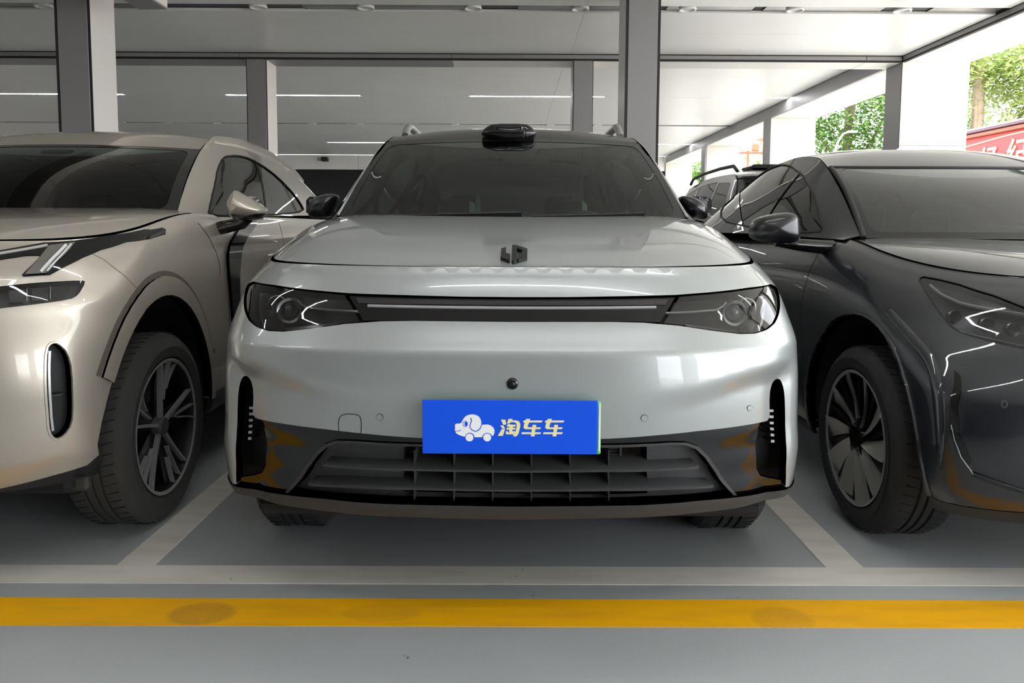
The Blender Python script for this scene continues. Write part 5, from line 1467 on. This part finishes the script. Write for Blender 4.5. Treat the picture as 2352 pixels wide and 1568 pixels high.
for sd in (-1, 1):
    f = (lambda q: q) if sd > 0 else flipu
    panel('lamp_housing', RD, f(lampD), mat('lamp_interior_dark', rgb(88, 90, 96), .3, metal=.4), dc, h=(.03, .02), off=-.045, thick=0)
    panel('headlamp_lens', RD, f(lampD), M_LENS, dc, h=(.03, .02), off=-.003, thick=.004)
    ribbon('light_guide', RD, f(upx([(2135, 648), (2165, 672), (2205, 690), (2260, 702), (2352, 716), (2420, 735)])), .010, M_LGUIDE, dc, off=-.012, hgt=.004)
    ribbon('lamp_edge', RD, f(upx([(2185, 747), (2240, 762), (2300, 775), (2352, 786), (2410, 800)])), .006, M_SATIN, dc, off=-.02, hgt=.005)
    panel('lamp_shelf', RD, f(upx([(2140, 644), (2200, 656), (2280, 681), (2352, 708), (2352, 716), (2260, 700), (2205, 688), (2165, 670)])), mat('lamp_silver', rgb(150, 150, 150), .25, metal=.8), dc, h=(.03, .02), off=-.025, thick=.01)
    for k, (px_, py_) in enumerate(((2185, 712), (2262, 730), (2325, 742))):
        u, v = upx([(px_, py_)])[0]; P = RD.pt(sd * u, v, off=-.034)[0]
        MB().lathe([(.022, .012), (.026, -.006), (.022, -.010), (.012, -.004), (.001, -.002)], tuple(P), 'y', 20).build('lamp_module', M_REFL, dc, smooth=True, sharp=40)
    ribbon('lamp_seam', RD, f(lampD), .005, M_GAP, dc, off=.0008, closed=True)
    # lower bumper scoop and black lower lip
    scoop = upx([(2192, 850), (2178, 930), (2183, 1000), (2196, 1040), (2222, 1072), (2232, 1060), (2206, 1000), (2200, 930), (2206, 862)])
    panel('bumper_scoop', RD, f(scoop), M_GLOSSBLK, dc, h=(.02, .02), off=.0015, thick=.004)
    ribbon('scoop_edge', RD, f(upx([(2186, 975), (2194, 1010), (2208, 1048), (2236, 1087)])), .004, M_CHROME, dc, off=.003, hgt=.002)
    lipd = upx([(2236, 1088), (2290, 1108), (2352, 1128), (2420, 1150)])
    ribbon('bumper_crease', RD, f(lipd), .02, M_GLOSSBLK, dc, off=.001, hgt=.008)
    def yzD(pts): return [RD.from_yz(y, z, sd) for y, z in pts]
    ribbon('arch_lip', RD, arch_poly(RD, DWY, DWZ, DWR + .008, sd, .28, a0=186, a1=-12), .016, M_NAVY, dc, off=.001, hgt=.008)
    ribbon('reflection_ridge', RD, f(upx(smooth_poly([(2040, 716), (2098, 780), (2142, 833), (2152, 900), (2158, 985), (2160, 1078)], 2, closed=False))), .036, M_NAVY, dc, off=.0, hgt=.005, taper=[.1, .8, 1, 1, 1, .9])  # added raised band standing in for a pale reflection on the flare
    ribbon('arch_lip', RD, arch_poly(RD, DWY2, DWZ, DWR + .006, sd, .28, a0=190, a1=-12), .014, M_NAVY, dc, off=.001, hgt=.006)
    ribbon('door_seam', RD, yzD([(3.55, 1.08), (3.56, .8), (3.50, .5), (3.50, .34)]), .005, M_GAP, dc, off=.0006)
    ribbon('door_seam', RD, yzD([(4.60, 1.10), (4.60, .8), (4.63, .34)]), .005, M_GAP, dc, off=.0006)
    ribbon('door_seam', RD, yzD([(5.55, 1.10), (5.52, .9), (5.38, .66), (5.36, .34)]), .005, M_GAP, dc, off=.0006)
    for yh in (4.4, 5.3): ribbon('door_handle', RD, yzD([(yh - .1, .93), (yh + .1, .935)]), .026, M_NAVY, dc, off=.001, hgt=.008)
    for px_, py_, r_ in ((2307, 928, 8),):
        u, v = upx([(px_, py_)])[0]
        circ = []
        for k in range(16):
            a = 2 * math.pi * k / 16
            c_ = upx([(px_ + r_ * .8 * math.cos(a), py_ + r_ * math.sin(a))])[0]; circ.append((sd * c_[0], c_[1]))
        ribbon('parking_sensor', RD, circ, .003, mat('sensor_ring_grey', rgb(80, 84, 92), .4), dc, off=.0008, closed=True)
    ribbon('sill_cladding', RD, yzD([(3.45, .27), (5.40, .27)]), .06, M_DARKPL, dc, off=-.004, hgt=.010)
panel('front_lip', RD, sym([(0, .30), (.5, .30), (.8, .29), (darch[1][0], .30), (darch[1][0], .245), (.6, .242), (0, .242)]), M_DARKPL, dc, h=(.04, .02), off=.002, thick=.02)
panel('lower_intake', RD, sym([(0, .46), (.45, .46), (.52, .40), (.45, .34), (0, .34)]), M_MATTBLK, dc, h=(.04, .03), off=.002, thick=.01)
HD = Hood(RD, [(2.49, 1.01), (2.6, 1.035), (2.8, 1.070), (3.0, 1.098), (3.2, 1.124), (3.4, 1.146), (3.6, 1.16)], 3.28, p=6)
panel('bonnet', HD, HD.outline(.012, 3.28, .12), M_NAVY, dc, h=(.03, .03), thick=.012)
panel('cowl', HD, [(-.79, 3.35), (0, 3.22), (.79, 3.35), (.79, 3.62), (-.79, 3.62)], M_DARKPL, dc, h=(.06, .06), off=-.014, thick=0)
cabD = Cabin(XCD, [(3.42, .745, 1.14), (3.75, .690, 1.345), (4.1, .635, 1.512), (4.35, .595, 1.578), (4.7, .570, 1.605), (5.1, .555, 1.595), (5.8, .555, 1.475), (6.3, .58, 1.31), (6.65, .64, 1.15)],
             [(3.42, .815, 1.128), (4.0, .85, 1.14), (5.0, .875, 1.15), (6.0, .84, 1.15), (6.65, .76, 1.145)])
scrD = Screen(XCD, (.745, 3.27, .15, 1.135, .0), (.645, 3.92, .13, 1.490, -.010), bulge=.05)
_WD = None
def winD(S, sd):
    global _WD
    if sd < 0 and _WD is None: _WD = S.uvs([(1655, 508), (1657, 478), (1672, 452), (1706, 418), (1745, 388), (1785, 377), (1812, 380), (1832, 395), (1855, 420), (1876, 460), (1892, 520), (1880, 536), (1800, 535), (1720, 522)])
    if _WD is None: _WD = Side(cabD, -1).uvs([(1655, 508), (1657, 478), (1672, 452), (1706, 418), (1745, 388), (1785, 377), (1812, 380), (1832, 395), (1855, 420), (1876, 460), (1892, 520), (1880, 536), (1800, 535), (1720, 522)])
    return [smooth_poly(_WD, 1)]
M_DGLASS = glassmat('dark_car_side_glass', (.12, .13, .13, 1), 1.0, .01, 1.9)
M_DROOF = mat('glass_roof', rgb(30, 32, 36), 0.05, coat=1.0, spec=.8)
cabin_parts(dc, XCD, RD, cabD, scrD, 3.925, [(3.925, .0), (4.0, .015), (4.3, .045), (4.6, .050), (5.2, .045), (6.65, .03)], M_NAVY, M_DROOF, glassmat('dark_car_windscreen', (.35, .42, .43, 1), 1.0, .01, 1.95), M_DGLASS, winD, pillar=M_NAVY, sweep=.13)
screen_frame(dc, scrD, M_FRIT, w=.06, wb=.06, wt=.05)
for sg in (-1, 1): ribbon('screen_trim', scrD, [(sg * .985, .01), (sg * .985, .5), (sg * .985, .99)], .024, M_DARKPL, dc, off=.003, hgt=.005)
ribbon('screen_trim', scrD, [(-.98, .985), (0, .985), (.98, .985)], .018, M_DARKPL, dc, off=.003, hgt=.004)
panel('dash_screen', scrD, [(-.05, .03), (.42, .03), (.42, .13), (-.05, .13)], mat('screen_teal', rgb(92, 112, 112), .3), dc, h=(.1, .05), off=-.07, thick=.01)
for sd in (-1, 1):
    S = Side(cabD, sd)
    ribbon('window_trim', S, smooth_poly(_WD, 1), .012, M_DARKPL, dc, off=.001, hgt=.003, closed=True)
    if sd < 0: _PD = [(S.uv(1838, 392), S.uv(1742, 530)), (S.uv(1745, 390), S.uv(1700, 520))]
    for a_, b_ in _PD: ribbon('window_pillar', S, [a_, b_], .05, M_GLOSSBLK, dc, off=.0015)
interior(dc, XCD, 3.30, 1.09, .76)
mD = [(1731, 540), (1733, 520), (1745, 500), (1775, 492), (1815, 486), (1832, 494), (1838, 515), (1841, 556), (1800, 560), (1760, 556), (1738, 550)]
mo = pillow('door_mirror', mD, 3.42, [(.0, -.06), (.40, -.056), (.70, -.044), (.88, -.026), (.97, -.008), (1.0, .01), (1.0, .06), (.97, .09), (.9, .1)], M_MIRBLK, dc)
P = at(1786, 526, 3.52)
MB().bbox(P[0] - .08, P[0] + .08, 3.515, 3.525, P[2] - .05, P[2] + .05, .02).build('mirror_glass', M_CHROME, mo)
p0 = at(1790, 556, 3.45)
MB().tube([(p0[0] - .02, 3.45, p0[2]), (p0[0] + .1, 3.46, p0[2] - .012), (XCD - .835, 3.50, 1.09)], [.018, .028, .035], 10).build('mirror_arm', M_GLOSSBLK, mo, smooth=True, sharp=60)
xm = XCD + (XCD - at(1786, 526, 3.42)[0])
V, F = ellipsoid((xm, 3.46, at(1786, 526, 3.42)[2]), (.11, .07, .065), .7)
mk('door_mirror', V, F, M_GLOSSBLK, dc, smooth=True)
MB().bbox(XCD - .76, XCD + .76, 2.7, 6.5, .20, .27, .02).build('underbody', M_WELL, dc)
for y in (DWY, DWY2):
    for sd in (1, -1): well(dc, RD, y, DWZ, DWR + .01, sd)
w0 = wheel(dc, XCD - .945, DWY, .36, .245, 'turbine', -1, .262)
copy_tree(w0, dc, Vector((XCD - .945, DWY2, .36)) - Vector(wl(dc)))
copy_tree(w0, dc, Vector((XCD + .945, DWY, .36)) - Vector(wl(dc)), math.pi)
copy_tree(w0, dc, Vector((XCD + .945, DWY2, .36)) - Vector(wl(dc)), math.pi)

# ==================================================================== dark SUV behind, seen beside the dark car's roof
XCS = 3.16
sc_ = thing('car', (XCS, 10.0, 0), 'dark grey SUV standing in the row behind the dark car, roof spoiler in view', 'car')
M_SUV = mat('dark_grey_paint', rgb(52, 53, 56), .3, metal=.3, coat=1.0)
RS = Ring(XCS, [(.26, 7.95, .90, .35, 3.2), (.4, 7.88, .94, .36, 3.2), (.7, 7.86, .955, .38, 3.2), (1.0, 7.90, .95, .38, 3.2), (1.12, 7.94, .93, .38, 3.2), (1.18, 7.98, .91, .38, 3.2)], 12.6)
SY1, SY2 = 8.95, 11.75
sa = [(u, v) for u, v in arch_poly(RS, SY1, .37, .44, 1, .36)]; sa = arch_poly(RS, SY1, .37, .44, 1, .36, a0=205, a1=-25); sb = arch_poly(RS, SY2, .37, .44, 1, .36, a0=205, a1=-25)
ch = [(0, .30), (.8, .30), (sa[0][0], .36)] + sa + sb + [(2.999, .36), (2.999, RS.z1)]
panel('body_shell', RS, ch + [(-u, v) for u, v in ch[1:][::-1]], M_SUV, sc_, h=(.05, .05), thick=.03)
cabS = Cabin(XCS, [(7.98, .86, 1.19), (8.15, .80, 1.50), (8.35, .745, 1.72), (8.6, .72, 1.785), (9.5, .71, 1.80), (10.8, .68, 1.74), (11.5, .76, 1.19)], [(7.98, .905, 1.18), (9, .92, 1.19), (10.5, .91, 1.18), (11.5, .86, 1.16)])
scrS = Screen(XCS, (.86, 7.97, .04, 1.18, 0), (.75, 8.32, .04, 1.73, .02), bulge=.03)
panel('rear_window', scrS, [(-.88, .08), (.88, .08), (.86, .9), (-.86, .9)], M_GLOSSBLK, sc_, h=(.1, .1), off=.003)
panel('tailgate', scrS, [(-1, 0), (1, 0), (1, 1), (-1, 1)], M_SUV, sc_, h=(.1, .1))
rS = Roof(cabS, 8.32, 11.5, [(8.32, .0), (8.8, .05), (10.5, .05), (11.5, .02)], .04)
panel('roof', rS, [(-1, 8.32), (1, 8.32), (1, 11.5), (-1, 11.5)], M_SUV, sc_, h=(.1, .1))
for sd in (1, -1):
    S = Side(cabS, sd)
    wq = [[(8.25, .12), (9.0, .10), (9.0, .86), (8.48, .84)], [(9.08, .10), (10.0, .10), (10.0, .88), (9.08, .88)], [(10.08, .1), (11.1, .1), (10.8, .8), (10.08, .88)]]
    panel('window_frame', S, [(7.99, 0), (11.5, 0), (11.5, 1), (7.99, 1)], M_SUV, sc_, h=(.1, .1), holes=wq)
    for q in wq: panel('side_window', S, q, M_PRIV, sc_, h=(.1, .1), off=-.003, thick=.004)
    pts = [(sd * .0 + XCS + sd * .70, y, float(cabS.rl(np.array(y))[1]) + .04 + (.05 if 8.6 < y < 10.6 else 0)) for y in (8.5, 8.65, 9.2, 10, 10.55, 10.7)]
    MB().tube(pts, .02, 8).build('roof_rail', M_DARKPL, sc_, smooth=True, sharp=60)
    V, F = ellipsoid((XCS + sd * .84, 7.98, .98), (.12, .05, .09), .6); mk('tail_lamp', V, F, mat('tail_lamp_red', rgb(120, 18, 18), .15, coat=1), sc_, smooth=True)
    ribbon('chrome_strip', S, [(8.1, .03), (9.5, .02), (11.2, .03)], .012, M_CHROME, sc_, off=.002, hgt=.004)
MB().bbox(XCS - .66, XCS + .66, 8.10, 8.5, 1.795, 1.855, .02).build('roof_spoiler', M_GLOSSBLK, sc_, smooth=True, sharp=50)
MB().bbox(XCS - .8, XCS + .8, 8.1, 12.4, .25, .33, .02).build('underbody', M_WELL, sc_)
w0 = wheel(sc_, XCS + .94, SY1, .36, .23, 'plain', 1, .235)
copy_tree(w0, sc_, Vector((XCS + .94, SY2, .36)) - Vector(wl(sc_)))
copy_tree(w0, sc_, Vector((XCS - .94, SY1, .36)) - Vector(wl(sc_)), math.pi)
copy_tree(w0, sc_, Vector((XCS - .94, SY2, .36)) - Vector(wl(sc_)), math.pi)
# ==================================================================== outdoors, beyond the open side
def leafmat(name, c1, c2):
    m = bpy.data.materials.new(name); m.use_nodes = True
    nt = m.node_tree; b = nt.nodes['Principled BSDF']; b.inputs['Roughness'].default_value = .6
    tc = nt.nodes.new('ShaderNodeTexCoord'); n = nt.nodes.new('ShaderNodeTexNoise'); n.inputs['Scale'].default_value = 1.6; n.inputs['Detail'].default_value = 8
    cr = nt.nodes.new('ShaderNodeValToRGB'); cr.color_ramp.elements[0].position = .35; cr.color_ramp.elements[0].color = c1
    cr.color_ramp.elements[1].position = .65; cr.color_ramp.elements[1].color = c2
    nt.links.new(tc.outputs['Object'], n.inputs['Vector']); nt.links.new(n.outputs['Fac'], cr.inputs['Fac']); nt.links.new(cr.outputs['Color'], b.inputs['Base Color'])
    tl = nt.nodes.new('ShaderNodeBsdfTranslucent'); nt.links.new(cr.outputs['Color'], tl.inputs['Color'])
    mx = nt.nodes.new('ShaderNodeMixShader'); mx.inputs['Fac'].default_value = .45
    nt.links.new(b.outputs['BSDF'], mx.inputs[1]); nt.links.new(tl.outputs['BSDF'], mx.inputs[2]); nt.links.new(mx.outputs['Shader'], nt.nodes['Material Output'].inputs['Surface'])
    return m
M_LEAF1 = leafmat('yellow_green_leaves', rgb(140, 162, 92), rgb(204, 214, 148))
M_LEAF2 = leafmat('mid_green_leaves', rgb(90, 130, 68), rgb(152, 184, 104))
M_BARK = mat('grey_bark', rgb(150, 132, 114), .9, bump=.6, bscale=20, vary=.15, vscale=8)
def tree(x, y, h, crowns, n, leaf, label, trunk_r=.22, seed=1, size=.16):
    rs = np.random.RandomState(seed)
    t = thing('tree', (x, y, 0), label, 'tree', 'trees beyond the open side')
    pts = [(x + .12 * math.sin(k * 1.3 + seed), y + .1 * math.cos(k * 1.7), h * k / 7) for k in range(8)]
    MB().tube(pts, [trunk_r * (1 - .09 * k) for k in range(8)], 10).build('trunk', M_BARK, t, smooth=True)
    for k, (cx, cy, cz, r) in enumerate(crowns):
        z0 = max(h * .28, cz - r * 1.5 - .5); i = min(7, int(z0 / h * 7))
        p0 = np.array(pts[i]); p1 = np.array([x + cx, y + cy, cz])
        mid = (p0 * .5 + p1 * .5) + np.array([0, 0, -.15 * r])
        MB().tube([p0, mid, p1], [trunk_r * .38, trunk_r * .25, trunk_r * .1], 7).build('branch', M_BARK, t, smooth=True)
    # leaf sprays: flat clusters of small pointed leaves
    V = np.zeros((0, 3)); per = 6
    tot = sum(r ** 2 for *_, r in crowns)
    allc = []
    for cx, cy, cz, r in crowns:
        m = int(n * r * r / tot)
        d = rs.normal(size=(m, 3)); d /= np.linalg.norm(d, axis=1, keepdims=True)
        rr = r * (0.45 + .6 * rs.rand(m, 1))
        allc.append(np.array([x + cx, y + cy, cz]) + d * rr * np.array([1.15, 1.15, .72]))
    C = np.concatenate(allc); M = len(C)
    F = []; VV = []
    for j in range(per):
        a = rs.rand(M) * 2 * math.pi; tilt = rs.normal(size=M) * .35
        dirv = np.stack([np.cos(a), np.sin(a), -.25 + tilt], 1); dirv /= np.linalg.norm(dirv, axis=1, keepdims=True)
        sdv = np.cross(dirv, np.array([0, 0, 1.0])); sdv /= np.linalg.norm(sdv, axis=1, keepdims=True)
        s = size * (.7 + .6 * rs.rand(M, 1))
        o = C + rs.normal(size=(M, 3)) * size * .9
        VV.append(np.stack([o, o + dirv * s * .5 + sdv * s * .26, o + dirv * s, o + dirv * s * .5 - sdv * s * .26], 1).reshape(-1, 3))
    V = np.concatenate(VV); K = len(V) // 4
    F = np.arange(K * 4).reshape(-1, 4)
    o = mk('foliage', V, F, leaf, t); o['kind'] = 'stuff'
    return t
tree(14.4, 24.3, 8.6, [(0, 0, 6.9, 2.0), (2.4, .5, 6.2, 1.7), (-1.7, 0, 6.6, 1.4), (1.7, -.8, 4.9, 1.15), (-1.3, .3, 4.7, .85), (3.4, 0, 4.4, 1.2), (.6, .6, 5.8, 1.2), (4.5, .5, 6.8, 1.6), (-.9, .6, 3.6, .6), (2.2, .4, 3.7, .8)], 5200, M_LEAF1, 'yellow-green leafy tree with pale trunk above the red building', .27, 3, .17)
tree(16.4, 38, 9, [(0, 0, 7.0, 2.6), (-2.2, 0, 5.2, 2.0), (2.2, 0, 5.4, 2.1), (0, -.5, 3.6, 1.9), (-2.8, 0, 8, 1.8), (2.6, .5, 8.2, 2), (-3.2, -.4, 3.0, 1.2), (2.5, 0, 2.9, 1.3), (0, -1, 9, 2)], 4200, M_LEAF2, 'dense mid-green tree seen between the first two white columns', .3, 5, .26)
tree(28, 47.5, 9, [(0, 0, 6.6, 2.6), (-2.0, 0, 4.9, 1.8), (2.2, 0, 5.0, 2.0), (0, -.5, 3.4, 1.7), (-1.4, 0, 8.4, 1.8)], 2600, M_LEAF2, 'green tree behind the pale trunk, right of the wide white column', .3, 6, .24)
tree(12.7, 31.6, 3.4, [(0, 0, 2.7, .9), (1.2, 0, 2.6, .8), (-1.0, .3, 2.3, .75), (2.2, .1, 2.9, .7)], 1500, M_LEAF1, 'low yellow-green bushy tree beside the street lamp', .1, 8, .18)
tree(8.3, 34, 6, [(0, 0, 3.2, 1.6), (-1.3, .2, 2.2, 1.2), (1.3, 0, 2.4, 1.2)], 1500, M_LEAF2, 'green tree far away beside the round lantern', .2, 9, .24)

# red building with painted sign
M_RED = mat('red_sign_paint', rgb(214, 62, 62), .55); M_CREAM = mat('cream_letters', rgb(250, 232, 188), .5)
M_EAVE = mat('brown_eave_trim', rgb(152, 96, 76), .6); M_ROOFW = mat('white_roof_sheet', rgb(236, 236, 238), .5)
XK = 10.40; ya, yb = 12.2, 20.9
k = thing('market_building', (XK + 1.8, 16.5, 0), 'low red building with a pale sheet roof and cream characters on its sign', 'building')
MB().box(XK + .12, XK + 3.6, ya + .1, yb - .1, 0, 2.35).build('wall', mat('pale_wall', rgb(206, 196, 184), .8), k)
MB().bbox(XK, XK + .14, ya, yb, 2.2, 3.26, .01).build('sign_board', M_RED, k)
P0, P1 = at(2190, 311, 18.1), at(2352, 283, 15.8)
MB().bbox(XK - .10, XK + .2, ya - .1, yb + .1, 3.26, 3.34, .01).build('eave_board', M_EAVE, k)
MB().bbox(XK - .16, XK + .1, ya - .12, yb + .12, 3.35, 3.41, .01).build('gutter', mat('purple_brown_gutter', rgb(104, 72, 84), .5), k)
rm = MB()
for i in range(30):
    y = ya - .1 + i * (yb - ya + .2) / 29
    rm.tube([(XK - .14, y, 3.43), (XK + 3.7, y, 4.15)], .018, 6)
rm.build('roof_rib', M_ROOFW, k)
V = [(XK - .16, ya - .12, 3.42), (XK + 3.8, ya - .12, 4.14), (XK + 3.8, yb + .12, 4.14), (XK - .16, yb + .12, 3.42)]
V += [(x, y, z - .03) for x, y, z in V]
mk('roof', V, [(0, 1, 2, 3), (7, 6, 5, 4), (0, 4, 5, 1), (1, 5, 6, 2), (2, 6, 7, 3), (3, 7, 4, 0)], M_ROOFW, k)
pts = [(XK - .01, y, 3.13 + .06 * math.cos((y - 15.75) * 1.1)) for y in np.linspace(ya + .1, yb - .1, 40)]
MB().tube(pts, .016, 6).build('cream_line', M_CREAM, k)
V, F = ellipsoid((XK - .01, 15.75, 3.16), (.02, .07, .06)); mk('cream_finial', V, F, M_CREAM, k, smooth=True)
MB().lathe([(.03, 0), (.012, .06), (.001, .12)], (XK - .02, 15.75, 3.2), 'z', 8).build('cream_finial', M_CREAM, k)
def text_mesh(body, size):
    cu = bpy.data.curves.new('text', 'FONT'); cu.body = body; cu.size = size; cu.extrude = .02; cu.offset = .012 * size
    o = bpy.data.objects.new('text', cu); COL.objects.link(o)
    dg = bpy.context.evaluated_depsgraph_get(); dg.update()
    me = bpy.data.meshes.new_from_object(o.evaluated_get(dg))
    bpy.data.objects.remove(o, do_unlink=True)
    V = np.array([tuple(v.co) for v in me.vertices]); F = [tuple(p.vertices) for p in me.polygons]
    return V, F
for chx, yc_, zb_ in (('\u8f66', 17.95, 2.36), ('\u7ecf', 17.0, 2.45), ('\u7eaa', 16.05, 2.52)):
    V, F = text_mesh(chx, .66)
    if len(V):
        W_ = np.stack([XK - .02 - V[:, 2] * .3, yc_ - (V[:, 0] - .30), zb_ + V[:, 1] * 1.0], 1)
        mk('sign_character', W_, F, M_CREAM, k)

# red festival rack, lantern, street lamp
M_ORRED = mat('orange_red_paint', rgb(236, 92, 62), .5)
r_ = thing('lantern_rack', (9.2, 30, 0), 'tall red rack hung with square red lanterns, seen between the white columns', 'rack')
xa_, xb_ = at(1684, 335, 30)[0], at(1762, 335, 30)[0]
zt_, zl_ = at(1720, 322, 30)[2], at(1720, 346, 30)[2]
MB().bbox(xa_, xb_, 29.95, 30.05, zl_ - .12, zl_ - .04, .01).build('beam', M_ORRED, r_)
MB().bbox(xa_ + .1, xb_ + .4, 29.95, 30.05, zt_, zt_ + .10, .01).build('beam', M_ORRED, r_)
for x in (xa_ + .58, xb_ + .2): MB().tube([(x, 30, 0), (x, 30, zt_ + .3)], .05, 8).build('post', M_ORRED, r_)
for i in range(4):
    x = xa_ + .12 + i * .36
    MB().bbox(x - .12, x + .12, 29.85, 30.1, zl_ - .02, zl_ + .26, .03).build('lantern_box', M_ORRED if i % 2 == 0 else mat('pale_lantern', rgb(250, 214, 150), .5), r_)
for i in range(9):
    x = xa_ + .05 + i * .16
    MB().tube([(x, 29.95, zl_ - .1), (x, 29.95, zl_ - .5)], .012, 5).build('tassel', M_ORRED, r_)
c_ = at(1591, 423, 29)
l_ = thing('lantern', tuple(c_), 'round pale and orange lantern on a post far along the open side', 'lantern')
V, F = ellipsoid(tuple(c_), (.21, .21, .20)); mk('shade', V, F, mat('lantern_shade', rgb(250, 235, 225), .5), l_, smooth=True)
V, F = ellipsoid((c_[0], c_[1], c_[2] - .09), (.18, .18, .13)); mk('lower_shade', V, F, M_ORRED, l_, smooth=True)
MB().tube([(c_[0], c_[1], 0), (c_[0], c_[1], c_[2] - .18)], .03, 8).build('post', M_GREY, l_)
p_ = [at(1918, 345, 28.5), at(1925, 325, 28.5), at(1936, 308, 28.5), at(1950, 302, 28.5)]
s_ = thing('street_lamp', (p_[0][0], 28.5, 0), 'white curved street lamp in front of the green trees', 'street lamp')
MB().tube([(p_[0][0] - .02, 28.5, 0)] + p_, [.06, .045, .04, .035, .03], 8).build('pole', M_LAMPRING, s_, smooth=True)
MB().bbox(p_[3][0] - .05, p_[3][0] + .30, 28.42, 28.58, p_[3][2] - .04, p_[3][2] + .03, .02).build('lamp_head', M_LAMPRING, s_)
# boundary wall and paler building beyond the trees
bw = thing('far_building', (20, 61, 0), 'pale building far behind the trees', 'building')
MB().bbox(10, 40, 58, 64, 0, 5.2, .05).build('wall', mat('far_pale_wall', rgb(205, 205, 200), .8), bw)
for i in range(9):
    MB().bbox(11.5 + 3 * i, 13 + 3 * i, 57.95, 58.05, 1.2, 3.0, .02).build('window', M_GLOSSBLK, bw)
MB().bbox(9.8, 40.2, 57.8, 64.2, 5.2, 5.4, .02).build('roof', M_ROOFW, bw)
